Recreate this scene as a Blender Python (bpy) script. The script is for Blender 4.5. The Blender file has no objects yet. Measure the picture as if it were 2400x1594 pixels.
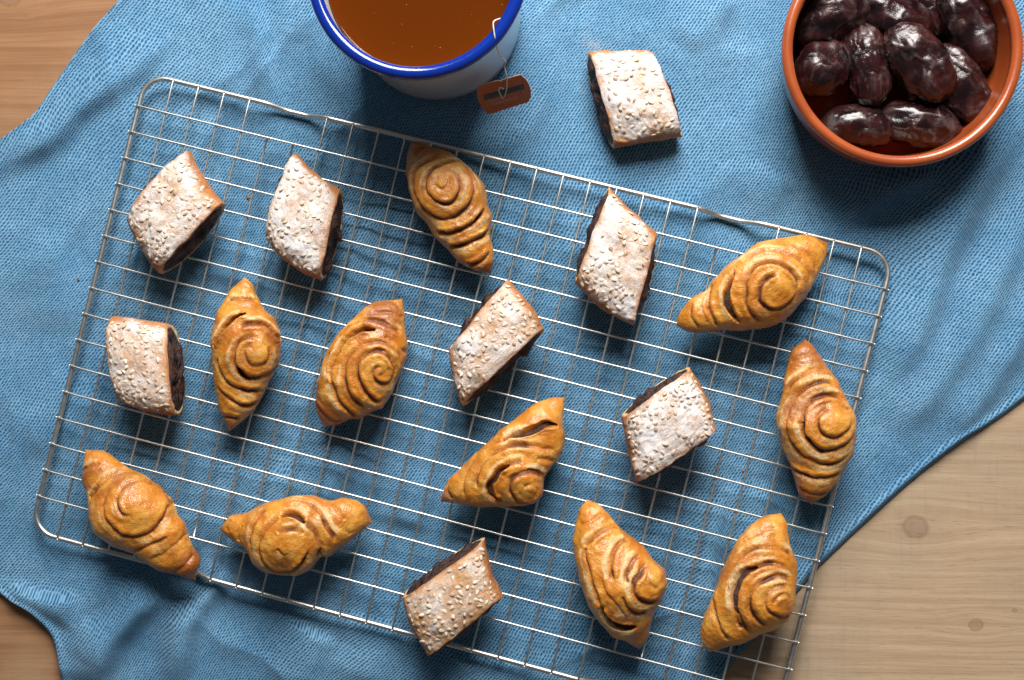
import bpy, math
import numpy as np
from mathutils import Matrix, Vector

rng = np.random.default_rng(7)
scene = bpy.context.scene
C = scene.collection

# ------------------------------------------------------------------ camera
PW, PH, FPX, CAM_H = 2400.0, 1594.0, 2700.0, 0.6
AX, AY = 0.01566, 0.06328
_cx, _sx, _cy, _sy = math.cos(AX), math.sin(AX), math.cos(AY), math.sin(AY)
CM = np.array([[_cy, 0, _sy], [0, 1, 0], [-_sy, 0, _cy]]) @ np.array([[1, 0, 0], [0, _cx, -_sx], [0, _sx, _cx]])
cam = bpy.data.cameras.new('camera')
cam.lens = 36.0 * FPX / PW
cam.sensor_width = 36.0
cam.clip_start = 0.01
cam.clip_end = 50
cam_o = bpy.data.objects.new('camera', cam)
C.objects.link(cam_o)
mw = Matrix.Identity(4)
for i in range(3):
    for j in range(3):
        mw[i][j] = CM[i][j]
mw[2][3] = CAM_H
cam_o.matrix_world = mw
scene.camera = cam_o

# ------------------------------------------------------------------ light
world = bpy.data.worlds.new('World')
scene.world = world
world.use_nodes = True
world.node_tree.nodes['Background'].inputs[0].default_value = (0.95, 0.97, 1.0, 1)
world.node_tree.nodes['Background'].inputs[1].default_value = 0.075

def area(name, loc, target, sx, sy, power, col):
    l = bpy.data.lights.new(name, 'AREA')
    l.shape = 'RECTANGLE'; l.size = sx; l.size_y = sy; l.energy = power; l.color = col
    o = bpy.data.objects.new(name, l); C.objects.link(o)
    o.location = loc
    o.rotation_euler = (Vector(target) - Vector(loc)).to_track_quat('-Z', 'Y').to_euler()
    return o
area('window_light', (0.05, 0.82, 0.70), (0.0, 0.0, 0.0), 0.58, 0.55, 24.5, (1.0, 0.97, 0.93))

scene.view_settings.view_transform = 'Standard'
scene.view_settings.look = 'None'
scene.view_settings.exposure = 0.0
scene.view_settings.gamma = 1.0
scene.view_settings.use_curve_mapping = False
scene.cycles.max_bounces = 8
scene.cycles.caustics_reflective = False

# ------------------------------------------------------------------ helpers
def at(px, py, z):
    d = CM @ np.array([(px - PW / 2) / FPX, -(py - PH / 2) / FPX, -1.0])
    t = (z - CAM_H) / d[2]
    return np.array([0, 0, CAM_H]) + t * d

def smooth(a, b, x):
    t = np.clip((np.asarray(x, float) - a) / (b - a), 0, 1)
    return t * t * (3 - 2 * t)

def _hash(ix, iy, iz, seed):
    n = (ix * 374761393 + iy * 668265263 + iz * 2147483647 + seed * 974634777) & 0xFFFFFFFF
    n = ((n ^ (n >> 13)) * 1274126177) & 0xFFFFFFFF
    n = ((n ^ (n >> 16)) * 2246822519) & 0xFFFFFFFF
    return ((n ^ (n >> 15)) & 0xFFFFFF) / float(0xFFFFFF) * 2 - 1

def vnoise(x, y, z=0.0, seed=0):
    x, y, z = np.broadcast_arrays(np.asarray(x, float), np.asarray(y, float), np.asarray(z, float))
    ix, iy, iz = np.floor(x).astype(np.int64), np.floor(y).astype(np.int64), np.floor(z).astype(np.int64)
    fx, fy, fz = x - ix, y - iy, z - iz
    fx, fy, fz = [t * t * t * (t * (t * 6 - 15) + 10) for t in (fx, fy, fz)]
    r = 0
    for dx in (0, 1):
        for dy in (0, 1):
            for dz in (0, 1):
                w = (fx if dx else 1 - fx) * (fy if dy else 1 - fy) * (fz if dz else 1 - fz)
                r = r + w * _hash(ix + dx, iy + dy, iz + dz, seed)
    return r

def fbm(x, y, z=0.0, seed=0, octs=3):
    r, a = 0, 1.0
    for k in range(octs):
        r = r + a * vnoise(np.asarray(x) * 2 ** k, np.asarray(y) * 2 ** k, np.asarray(z) * 2 ** k, seed + 31 * k)
        a *= 0.5
    return r

def mesh_obj(name, verts, faces, mat, parent=None, loc=None, smooth_shade=True, attrs=None, uv=None):
    """faces: list of lists or (n,4)/(n,3) int array. verts in world space; loc = origin."""
    verts = np.asarray(verts, float)
    o0 = np.array(loc if loc is not None else (0, 0, 0), float)
    me = bpy.data.meshes.new(name)
    v = verts - o0
    if isinstance(faces, np.ndarray):
        n, k = faces.shape
        me.vertices.add(len(v)); me.vertices.foreach_set('co', v.astype(np.float32).ravel())
        me.loops.add(n * k); me.loops.foreach_set('vertex_index', faces.astype(np.int32).ravel())
        me.polygons.add(n)
        me.polygons.foreach_set('loop_start', np.arange(0, n * k, k, dtype=np.int32))
        me.polygons.foreach_set('loop_total', np.full(n, k, dtype=np.int32))
        me.update(calc_edges=True)
    else:
        me.from_pydata(v.tolist(), [], [list(map(int, f)) for f in faces])
        me.update()
    me.validate()
    me.polygons.foreach_set('use_smooth', np.full(len(me.polygons), smooth_shade))
    if attrs:
        for an, vals in attrs.items():
            a = me.attributes.new(an, 'FLOAT', 'POINT')
            a.data.foreach_set('value', np.asarray(vals, np.float32).ravel())
    if uv is not None:
        ul = me.uv_layers.new(name='UVMap')
        li = np.empty(len(me.loops), np.int32); me.loops.foreach_get('vertex_index', li)
        ul.data.foreach_set('uv', np.asarray(uv, np.float32)[li].ravel())
    if mat is not None:
        me.materials.append(mat)
    o = bpy.data.objects.new(name, me); C.objects.link(o)
    if parent is not None:
        o.parent = parent
        # verts already relative to parent's location when loc == parent location
    else:
        o.location = o0
    return o

def tag(o, label=None, cat=None, group=None, kind=None):
    if label: o['label'] = label
    if cat: o['category'] = cat
    if group: o['group'] = group
    if kind: o['kind'] = kind
    return o

def thing(name, label, cat, loc, group=None):
    o = bpy.data.objects.new(name, None); C.objects.link(o)
    o.empty_display_size = 0.01
    o.location = loc
    return tag(o, label, cat, group)

def grid_faces(n, m, wrap_m=False, flip=False):
    i = np.arange(n - 1)[:, None]; j = np.arange(m if wrap_m else m - 1)[None, :]
    j2 = (j + 1) % m
    f = np.stack([i * m + j, (i + 1) * m + j, (i + 1) * m + j2, i * m + j2], -1).reshape(-1, 4)
    return f[:, ::-1] if flip else f

def tube(pts, r, n=10, closed=False, caps=True):
    pts = np.asarray(pts, float)
    k = len(pts)
    if closed:
        tan = np.roll(pts, -1, 0) - np.roll(pts, 1, 0)
    else:
        tan = np.gradient(pts, axis=0)
    tan /= np.linalg.norm(tan, axis=1)[:, None]
    ref = np.array([0, 0, 1.0])
    if abs(tan[:, 2]).max() > 0.95:
        ref = np.array([0.93, 0.36, 0.0])
    s = np.cross(tan, ref); s /= np.linalg.norm(s, axis=1)[:, None]
    u = np.cross(s, tan)
    a = np.linspace(0, 2 * np.pi, n, endpoint=False)
    r = np.broadcast_to(np.asarray(r, float), (k,))
    v = pts[:, None] + r[:, None, None] * (np.cos(a)[None, :, None] * s[:, None] + np.sin(a)[None, :, None] * u[:, None])
    v = v.reshape(-1, 3)
    f = [list(q) for q in grid_faces(k, n, True, True)]
    if closed:
        b = (k - 1) * n
        f += [[b + j, b + (j + 1) % n, (j + 1) % n, j] for j in range(n)]
    elif caps:
        f.append(list(range(n))[::-1] if False else list(range(n)))
        f.append([(k - 1) * n + j for j in range(n)][::-1])
    return v, f

def lathe(profile, cx, cy, n=128):
    pr = np.asarray(profile, float)
    a = np.linspace(0, 2 * np.pi, n, endpoint=False)
    v = np.stack([cx + pr[:, None, 0] * np.cos(a), cy + pr[:, None, 0] * np.sin(a), np.broadcast_to(pr[:, None, 1], (len(pr), n))], -1)
    return v.reshape(-1, 3), grid_faces(len(pr), n, True)

def spline(pts, n):
    """Catmull-Rom through pts -> n samples."""
    p = np.asarray(pts, float)
    p = np.vstack([2 * p[0] - p[1], p, 2 * p[-1] - p[-2]])
    m = len(p) - 3
    t = np.linspace(0, m - 1e-9, n); k = t.astype(int); f = (t - k)[:, None]
    a, b, c, d = p[k], p[k + 1], p[k + 2], p[k + 3]
    return 0.5 * (2 * b + (c - a) * f + (2 * a - 5 * b + 4 * c - d) * f ** 2 + (3 * b - a - 3 * c + d) * f ** 3)

def seg_dist(x, y, poly):
    """distance and side-signed distance of points to polyline, plus along-parameter 0..1"""
    best = np.full(np.shape(x), 1e9); sg = np.zeros(np.shape(x)); par = np.zeros(np.shape(x))
    n = len(poly) - 1
    for i in range(n):
        ax, ay = poly[i][:2]; bx, by = poly[i + 1][:2]
        dx, dy = bx - ax, by - ay
        L2 = dx * dx + dy * dy + 1e-18
        t = np.clip(((x - ax) * dx + (y - ay) * dy) / L2, 0, 1)
        ex, ey = x - (ax + t * dx), y - (ay + t * dy)
        d = np.hypot(ex, ey)
        m = d < best
        best = np.where(m, d, best); sg = np.where(m, np.sign(dx * ey - dy * ex), sg); par = np.where(m, (i + t) / n, par)
    return best, sg * best, par

# ------------------------------------------------------------------ materials
class NT:
    def __init__(s, name):
        s.m = bpy.data.materials.new(name); s.m.use_nodes = True
        s.t = s.m.node_tree; s.N = s.t.nodes; s.L = s.t.links
        s.b = s.N['Principled BSDF']; s.out = s.N['Material Output']
    def n(s, typ, **kw):
        nd = s.N.new(typ)
        for k, v in kw.items(): setattr(nd, k, v)
        return nd
    def set(s, sock, v):
        if hasattr(v, 'links') or isinstance(v, bpy.types.NodeSocket): s.L.new(v, sock)
        else: sock.default_value = v
    def P(s, **kw):
        for k, v in kw.items(): s.set(s.b.inputs[k.replace('_', ' ')], v)
    def math(s, op, a, b=0.0, c=0.0, clamp=False):
        nd = s.n('ShaderNodeMath', operation=op, use_clamp=clamp)
        s.set(nd.inputs[0], a); s.set(nd.inputs[1], b); s.set(nd.inputs[2], c)
        return nd.outputs[0]
    def mix(s, f, a, b, blend='MIX'):
        nd = s.n('ShaderNodeMix', data_type='RGBA', blend_type=blend)
        s.set(nd.inputs[0], f)
        s.set(nd.inputs[6], a if not isinstance(a, tuple) else (*a, 1)[:4]); s.set(nd.inputs[7], b if not isinstance(b, tuple) else (*b, 1)[:4])
        return nd.outputs[2]
    def ramp(s, x, a, b):
        nd = s.n('ShaderNodeMapRange', interpolation_type='SMOOTHSTEP')
        s.set(nd.inputs[0], x); nd.inputs[1].default_value = a; nd.inputs[2].default_value = b
        return nd.outputs[0]
    def noise(s, scale, detail=3.0, rough=0.55, vec=None, dist=0.0):
        nd = s.n('ShaderNodeTexNoise'); nd.inputs['Scale'].default_value = scale; nd.inputs['Detail'].default_value = detail
        nd.inputs['Roughness'].default_value = rough; nd.inputs['Distortion'].default_value = dist
        if vec is not None: s.L.new(vec, nd.inputs['Vector'])
        return nd.outputs[0]
    def coord(s, which='Object'):
        return s.n('ShaderNodeTexCoord').outputs[which]
    def attr(s, name):
        nd = s.n('ShaderNodeAttribute', attribute_name=name)
        return nd.outputs['Fac']
    def bump(s, h, strength=0.3, dist=0.001, normal=None):
        nd = s.n('ShaderNodeBump'); nd.inputs['Strength'].default_value = strength; nd.inputs['Distance'].default_value = dist
        s.L.new(h, nd.inputs['Height'])
        if normal is not None: s.L.new(normal, nd.inputs['Normal'])
        return nd.outputs[0]
    def mapping(s, vec, scale=(1, 1, 1), rot=(0, 0, 0), loc=(0, 0, 0)):
        nd = s.n('ShaderNodeMapping'); nd.inputs['Scale'].default_value = scale; nd.inputs['Rotation'].default_value = rot; nd.inputs['Location'].default_value = loc
        s.L.new(vec, nd.inputs[0]); return nd.outputs[0]

def simple(name, col, rough=0.5, metal=0.0, coat=0.0, **kw):
    m = NT(name); m.P(Base_Color=(*col, 1), Roughness=rough, Metallic=metal)
    m.b.inputs['Coat Weight'].default_value = coat
    m.b.inputs['Coat Roughness'].default_value = 0.05
    return m.m

def mat_wood():
    m = NT('pine_wood')
    co = m.coord('Object')
    sep = m.n('ShaderNodeSeparateXYZ'); m.L.new(co, sep.inputs[0])
    X, Y = sep.outputs[0], sep.outputs[1]
    knots = KNOTS
    yy = Y; kmask = 0.0; kring = 0.0; kdist = None
    for (kx, ky, kr) in knots:
        dx = m.math('SUBTRACT', X, kx); dy = m.math('SUBTRACT', Y, ky)
        ax = m.math('DIVIDE', dx, kr * 4.5); ay = m.math('DIVIDE', dy, kr * 2.2)
        d2 = m.math('ADD', m.math('MULTIPLY', ax, ax), m.math('MULTIPLY', ay, ay))
        g = m.math('POWER', 2.718, m.math('MULTIPLY', d2, -1.0))
        # grain lines part round the knot
        yy = m.math('SUBTRACT', yy, m.math('MULTIPLY', m.math('MULTIPLY', dy, g), 0.75))
        r = m.math('DIVIDE', m.math('SQRT', m.math('ADD', m.math('MULTIPLY', dx, dx), m.math('MULTIPLY', m.math('MULTIPLY', dy, dy), 1.35))), kr)
        wob = m.noise(160, 2, vec=co)
        r = m.math('ADD', r, m.math('MULTIPLY', m.math('SUBTRACT', wob, 0.5), 0.5))
        core = m.math('SUBTRACT', 1.0, m.ramp(r, 0.8, 1.05))
        ring = m.math('MULTIPLY', m.ramp(r, 0.72, 0.95), m.math('SUBTRACT', 1.0, m.ramp(r, 0.98, 1.25)))
        kmask = m.math('MAXIMUM', kmask, core); kring = m.math('MAXIMUM', kring, ring)
    cmb = m.n('ShaderNodeCombineXYZ'); m.L.new(X, cmb.inputs[0]); m.L.new(yy, cmb.inputs[1])
    v = cmb.outputs[0]
    warp = m.noise(5, 1, vec=m.mapping(v, (0.6, 2.0, 1)))
    y2 = m.math('ADD', yy, m.math('MULTIPLY', m.math('SUBTRACT', warp, 0.5), 0.022))
    cm2 = m.n('ShaderNodeCombineXYZ'); m.L.new(X, cm2.inputs[0]); m.L.new(y2, cm2.inputs[1])
    rings = m.noise(1.0, 7, 0.72, vec=m.mapping(cm2.outputs[0], (5.0, 190, 1)))
    fine = m.noise(1.0, 4, 0.7, vec=m.mapping(cm2.outputs[0], (45, 1100, 1)))
    pore = m.noise(1.0, 2, 0.6, vec=m.mapping(cm2.outputs[0], (110, 2300, 1)))
    blot = m.noise(9, 3, 0.6, vec=m.mapping(co, (1, 1.6, 1)))
    grey = m.ramp(m.noise(7, 4, 0.65, vec=m.mapping(co, (0.8, 1.5, 1), loc=(3.1, 0.7, 0))), 0.42, 0.68)
    x_tone = m.ramp(m.math('ADD', X, m.math('MULTIPLY', m.math('SUBTRACT', blot, 0.5), 0.12)), -0.22, 0.06)  # wood tone along X: darker red-brown on the left, paler on the right
    dk = m.mix(x_tone, (0.27, 0.125, 0.056), (0.42, 0.275, 0.165)); lt = m.mix(x_tone, (0.37, 0.195, 0.095), (0.56, 0.415, 0.275))
    base = m.mix(m.ramp(rings, 0.35, 0.68), dk, lt)
    base = m.mix(m.math('MULTIPLY', m.math('MULTIPLY', grey, x_tone), 0.55), base, (0.33, 0.27, 0.195))
    base = m.mix(m.math('MULTIPLY', m.ramp(blot, 0.5, 0.75), 0.35), base, (0.52, 0.37, 0.23))
    base = m.mix(m.math('MULTIPLY', m.ramp(fine, 0.52, 0.78), 0.55), base, (0.25, 0.15, 0.085))
    base = m.mix(m.math('MULTIPLY', m.ramp(pore, 0.60, 0.70), 0.45), base, (0.17, 0.105, 0.065))
    # faint cross-hatched saw marks in the greyed patches
    saw = m.noise(1.0, 2, 0.6, vec=m.mapping(co, (420, 30, 1)))
    base = m.mix(m.math('MULTIPLY', m.math('MULTIPLY', m.ramp(saw, 0.5, 0.72), grey), 0.14), base, (0.17, 0.13, 0.10))
    base = m.mix(m.math('MULTIPLY', kmask, 0.42), base, (0.25, 0.15, 0.095))
    base = m.mix(m.math('MULTIPLY', kring, 0.32), base, (0.15, 0.09, 0.055))
    rough = m.math('ADD', 0.5, m.math('MULTIPLY', fine, 0.2))
    h = m.math('ADD', m.math('MULTIPLY', fine, 0.6), m.math('MULTIPLY', rings, 0.4))
    m.P(Base_Color=base, Roughness=rough, Normal=m.bump(h, 0.25, 0.0006))
    m.b.inputs['Specular IOR Level'].default_value = 0.35
    return m.m

def mat_cloth():
    m = NT('blue_woven_cotton')
    uv = m.coord('UV')
    jit = m.n('ShaderNodeTexNoise'); jit.inputs['Scale'].default_value = 0.35; jit.inputs['Detail'].default_value = 1
    m.L.new(uv, jit.inputs['Vector'])
    sc = m.n('ShaderNodeVectorMath', operation='MULTIPLY_ADD'); m.L.new(jit.outputs['Color'], sc.inputs[0])
    sc.inputs[1].default_value = (1.3, 1.3, 0); m.L.new(uv, sc.inputs[2])
    sep = m.n('ShaderNodeSeparateXYZ'); m.L.new(sc.outputs[0], sep.inputs[0])
    x, y = sep.outputs[0], sep.outputs[1]
    PX, PY = 1.85, 1.52
    v = m.math('DIVIDE', y, PY)
    row = m.math('FLOOR', v); fy = m.math('SUBTRACT', v, row)
    u = m.math('ADD', m.math('DIVIDE', x, PX), m.math('MULTIPLY', row, 0.36))
    cell = m.math('FLOOR', u); fx = m.math('SUBTRACT', u, cell)
    lx = m.math('MULTIPLY', m.math('SUBTRACT', fx, 0.5), PX); ly = m.math('MULTIPLY', m.math('SUBTRACT', fy, 0.5), PY)
    ca, sa = math.cos(math.radians(44)), math.sin(math.radians(44))
    p = m.math('ADD', m.math('MULTIPLY', lx, ca), m.math('MULTIPLY', ly, sa))
    q = m.math('SUBTRACT', m.math('MULTIPLY', ly, ca), m.math('MULTIPLY', lx, sa))
    p = m.math('DIVIDE', p, 0.97); q = m.math('DIVIDE', q, 0.44)
    d = m.math('ADD', m.math('MULTIPLY', p, p), m.math('MULTIPLY', q, q))
    dash = m.math('SUBTRACT', 1.0, m.ramp(d, 0.45, 1.35))
    cid = m.n('ShaderNodeCombineXYZ'); m.L.new(cell, cid.inputs[0]); m.L.new(row, cid.inputs[1])
    wn = m.n('ShaderNodeTexWhiteNoise', noise_dimensions='2D'); m.L.new(cid.outputs[0], wn.inputs['Vector'])
    fade = m.noise(0.02, 4, 0.6, vec=uv)
    slub = m.noise(1.0, 2, 0.6, vec=m.mapping(uv, (0.03, 0.5, 1)))
    wn2 = m.n('ShaderNodeTexWhiteNoise', noise_dimensions='3D'); m.L.new(cid.outputs[0], wn2.inputs['Vector'])
    light = m.mix(m.math('ADD', m.math('MULTIPLY', m.ramp(fade, 0.3, 0.7), 0.5), m.math('MULTIPLY', wn2.outputs['Value'], 0.5)), (0.10, 0.27, 0.45), (0.225, 0.43, 0.62))
    dark = m.mix(wn.outputs['Value'], (0.009, 0.046, 0.115), (0.025, 0.092, 0.19))
    depth = m.math('MULTIPLY', dash, m.math('ADD', 0.45, m.math('ADD', m.math('MULTIPLY', slub, 0.45), m.math('MULTIPLY', wn.outputs['Value'], 0.35))), clamp=True)
    col = m.mix(depth, light, dark)
    # pale sugar caught in the weave beside the loose pastry
    fib = m.noise(2.5, 2, 0.6, vec=uv)
    h = m.math('ADD', m.math('MULTIPLY', dash, -1.0), m.math('MULTIPLY', fib, 0.4))
    m.P(Base_Color=col, Roughness=0.92, Normal=m.bump(h, 0.35, 0.0004))
    m.b.inputs['Specular IOR Level'].default_value = 0.12
    m.b.inputs['Sheen Weight'].default_value = 0.15
    m.b.inputs['Sheen Roughness'].default_value = 0.5
    return m.m

def mat_dough_spiral():
    m = NT('egg_washed_dough')
    co = m.coord('Object'); cr = m.attr('cinnamon_stain'); ba = m.attr('bake'); inn = m.attr('pale')
    n1 = m.noise(110, 4, 0.6, vec=co); n2 = m.noise(420, 3, 0.65, vec=co); n3 = m.noise(1500, 2, 0.6, vec=co)
    gold = m.mix(m.ramp(n1, 0.35, 0.7), (0.58, 0.19, 0.014), (0.78, 0.385, 0.062))
    pale = m.mix(m.ramp(n2, 0.4, 0.65), (0.80, 0.56, 0.28), (0.70, 0.40, 0.155))
    pf = m.math('ADD', inn, m.math('MULTIPLY', m.math('SUBTRACT', n1, 0.5), 0.9), clamp=True)
    base = m.mix(m.ramp(pf, 0.24, 0.66), gold, pale)
    bf = m.math('ADD', ba, m.math('MULTIPLY', m.math('SUBTRACT', n2, 0.5), 0.7), clamp=True)
    base = m.mix(m.math('MULTIPLY', m.ramp(bf, 0.3, 1.0), 0.8), base, (0.30, 0.078, 0.012))
    # cinnamon worked into the folds, with ragged specks straying onto the dough
    cf = m.math('ADD', cr, m.math('MULTIPLY', m.math('SUBTRACT', n2, 0.5), 0.75))
    base = m.mix(m.math('MULTIPLY', m.ramp(cf, 0.22, 0.62), 0.72), base, (0.33, 0.095, 0.024))
    base = m.mix(m.math('MULTIPLY', m.ramp(cf, 0.58, 0.95), 0.92), base, (0.085, 0.022, 0.008))
    sp = m.math('MULTIPLY', m.ramp(n3, 0.53, 0.64), m.ramp(m.math('ADD', cr, m.math('MULTIPLY', n1, 0.6)), 0.24, 0.55))
    base = m.mix(m.math('MULTIPLY', sp, 0.7), base, (0.27, 0.085, 0.032))
    rough = m.math('ADD', 0.36, m.math('MULTIPLY', m.math('ADD', cf, pf), 0.3), clamp=True)
    h = m.math('ADD', n2, m.math('MULTIPLY', n3, 0.6))
    bn = m.bump(h, 0.6, 0.0008)
    m.P(Base_Color=base, Roughness=rough, Normal=bn)
    m.L.new(m.bump(h, 0.4, 0.0008), m.b.inputs['Coat Normal'])
    m.set(m.b.inputs['Coat Weight'], m.math('MULTIPLY', m.math('SUBTRACT', 1.0, m.ramp(pf, 0.2, 0.6)), 0.45))
    m.b.inputs['Coat Roughness'].default_value = 0.14
    m.b.inputs['Subsurface Weight'].default_value = 0.05
    m.b.inputs['Subsurface Radius'].default_value = (0.004, 0.0018, 0.0008)
    m.b.inputs['Subsurface Scale'].default_value = 0.5
    return m.m

def mat_dough_square():
    m = NT('sugar_dusted_dough')
    co = m.coord('Object'); ed = m.attr('edge'); ins = m.attr('inside'); up = m.attr('dust')
    n1 = m.noise(75, 4, 0.6, vec=co); n2 = m.noise(380, 3, 0.65, vec=co); n3 = m.noise(1350, 3, 0.8, vec=co)
    base = m.mix(m.ramp(n1, 0.35, 0.7), (0.55, 0.29, 0.13), (0.64, 0.42, 0.22))
    ef = m.math('ADD', ed, m.math('MULTIPLY', m.math('SUBTRACT', n2, 0.5), 0.7))
    base = m.mix(m.math('MULTIPLY', m.ramp(ef, 0.35, 0.95), 0.85), base, (0.42, 0.135, 0.028))
    base = m.mix(ins, base, (0.72, 0.52, 0.28))
    d = m.math('ADD', up, m.math('MULTIPLY', m.math('SUBTRACT', n1, 0.5), 1.25))
    d = m.math('ADD', d, m.math('MULTIPLY', m.math('SUBTRACT', n2, 0.5), 0.5))
    d = m.math('ADD', d, m.math('MULTIPLY', m.math('SUBTRACT', n3, 0.5), 1.15))
    sug = m.math('MULTIPLY', m.ramp(d, 0.20, 0.86), 0.93)
    base = m.mix(sug, base, (0.83, 0.81, 0.82))
    h = m.math('ADD', m.math('ADD', n2, m.math('MULTIPLY', n3, 0.7)), m.math('MULTIPLY', sug, 0.4))
    m.P(Base_Color=base, Roughness=m.math('ADD', 0.55, m.math('MULTIPLY', sug, 0.35)), Normal=m.bump(h, 0.5, 0.0006))
    m.b.inputs['Subsurface Weight'].default_value = 0.08
    m.b.inputs['Subsurface Radius'].default_value = (0.003, 0.0015, 0.0008)
    m.b.inputs['Subsurface Scale'].default_value = 0.5
    return m.m

def mat_filling(name, c1, c2, rough):
    m = NT(name)
    co = m.coord('Object')
    n1 = m.noise(300, 4, 0.6, vec=co); n2 = m.noise(1400, 3, 0.7, vec=co)
    base = m.mix(m.ramp(n1, 0.35, 0.7), c1, c2)
    base = m.mix(m.math('MULTIPLY', m.ramp(n2, 0.66, 0.74), 0.5), base, (0.35, 0.26, 0.22))
    m.P(Base_Color=base, Roughness=m.math('ADD', rough, m.math('MULTIPLY', n1, 0.3)), Normal=m.bump(m.math('ADD', n1, n2), 0.7, 0.0012))
    return m.m

def mat_seed():
    m = NT('sesame')
    oi = m.n('ShaderNodeObjectInfo'); co = m.coord('Object')
    base = m.mix(oi.outputs['Random'], (0.50, 0.29, 0.13), (0.74, 0.54, 0.33))
    n = m.noise(1600, 2, 0.7, vec=m.coord('Generated')); n.node.inputs['Scale'].default_value = 5
    f = m.ramp(m.math('ADD', m.math('MULTIPLY', oi.outputs['Random'], 0.35), n), 0.36, 0.7)
    base = m.mix(m.math('MULTIPLY', f, 0.5), base, (0.82, 0.79, 0.77))
    m.P(Base_Color=base, Roughness=0.5)
    return m.m

def mat_date():
    m = NT('date_skin')
    co = m.coord('Object'); rg = m.attr('ridge')
    oi = m.n('ShaderNodeObjectInfo')
    n1 = m.noise(70, 4, 0.6, vec=co); n2 = m.noise(600, 3, 0.6, vec=co); n3 = m.noise(120, 5, 0.65, vec=co, dist=0.8)
    base = m.mix(m.ramp(n1, 0.35, 0.7), (0.007, 0.003, 0.004), (0.040, 0.0065, 0.006))
    bl = m.math('MULTIPLY', m.ramp(m.math('ADD', n3, m.math('MULTIPLY', rg, 0.35)), 0.45, 0.85), 0.42)
    base = m.mix(bl, base, (0.095, 0.062, 0.062))
    h = m.math('ADD', m.math('MULTIPLY', n3, 1.0), m.math('MULTIPLY', n2, 0.12))
    m.P(Base_Color=base, Roughness=m.math('ADD', 0.17, m.math('MULTIPLY', bl, 0.7)), Normal=m.bump(h, 0.35, 0.0015))
    m.b.inputs['Coat Weight'].default_value = 0.2
    m.b.inputs['Coat Roughness'].default_value = 0.2
    return m.m

def mat_terracotta():
    m = NT('glazed_terracotta')
    co = m.coord('Object')
    n1 = m.noise(45, 4, 0.6, vec=co); n2 = m.noise(900, 3, 0.6, vec=co)
    base = m.mix(m.ramp(n1, 0.3, 0.75), (0.33, 0.064, 0.015), (0.42, 0.092, 0.025))
    base = m.mix(m.math('MULTIPLY', m.ramp(n2, 0.7, 0.78), 0.35), base, (0.16, 0.05, 0.03))
    m.P(Base_Color=base, Roughness=0.28, Normal=m.bump(n2, 0.08, 0.0004))
    m.b.inputs['Coat Weight'].default_value = 0.5
    m.b.inputs['Coat Roughness'].default_value = 0.1
    return m.m

def mat_metal():
    m = NT('chromed_wire')
    co = m.coord('Object')
    n1 = m.noise(260, 3, 0.6, vec=co)
    m.P(Base_Color=m.mix(n1, (0.62, 0.60, 0.56), (0.80, 0.78, 0.74)), Metallic=1.0, Roughness=m.math('ADD', 0.34, m.math('MULTIPLY', n1, 0.14)))
    return m.m

def mat_enamel(name, col, rough=0.12):
    m = NT(name)
    co = m.coord('Object')
    n = m.noise(35, 3, 0.5, vec=co); n2 = m.noise(700, 2, 0.6, vec=co)
    base = m.mix(m.math('MULTIPLY', n, 0.12), col, tuple(c * 0.75 for c in col))
    m.P(Base_Color=base, Roughness=m.math('ADD', rough, m.math('MULTIPLY', n2, 0.08)), Normal=m.bump(n, 0.04, 0.002))
    m.b.inputs['Coat Weight'].default_value = 0.4
    m.b.inputs['Coat Roughness'].default_value = 0.04
    return m.m

MUG_B = at(1029, 47, 0.0)
KNOTS = []
for (kx, ky, kr) in [(2146, 1235, 0.0062), (2287, 1465, 0.0034), (22, -8, 0.006), (2378, 1431, 0.0012), (62, 37, 0.0012)]:
    P = at(kx, ky, 0.0)
    KNOTS.append((float(P[0]), float(P[1]), kr))

M = dict(wood=mat_wood(), cloth=mat_cloth(), spiral=mat_dough_spiral(), square=mat_dough_square(),
         datefill=mat_filling('date_paste', (0.014, 0.007, 0.006), (0.085, 0.028, 0.016), 0.3),
         cinnamon=mat_filling('cinnamon_paste', (0.030, 0.011, 0.007), (0.10, 0.032, 0.014), 0.35),
         seed=mat_seed(), date=mat_date(), terra=mat_terracotta(), metal=mat_metal(),
         white=mat_enamel('white_enamel', (0.78, 0.77, 0.74)), blue=mat_enamel('blue_enamel', (0.003, 0.026, 0.27), 0.1))

# ------------------------------------------------------------------ table
tv = []
x0, x1, y0, y1 = -0.62, 0.55, -0.42, 0.48
nx, ny = 2, 2
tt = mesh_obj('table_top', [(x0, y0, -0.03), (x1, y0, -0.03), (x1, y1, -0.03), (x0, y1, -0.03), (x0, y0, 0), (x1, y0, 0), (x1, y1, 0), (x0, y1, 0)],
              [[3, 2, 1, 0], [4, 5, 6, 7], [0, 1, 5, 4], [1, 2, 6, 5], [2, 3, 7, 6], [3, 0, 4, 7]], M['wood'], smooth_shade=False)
tag(tt, 'pale knotty pine table top under the blue cloth', None, None, 'structure')

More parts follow.
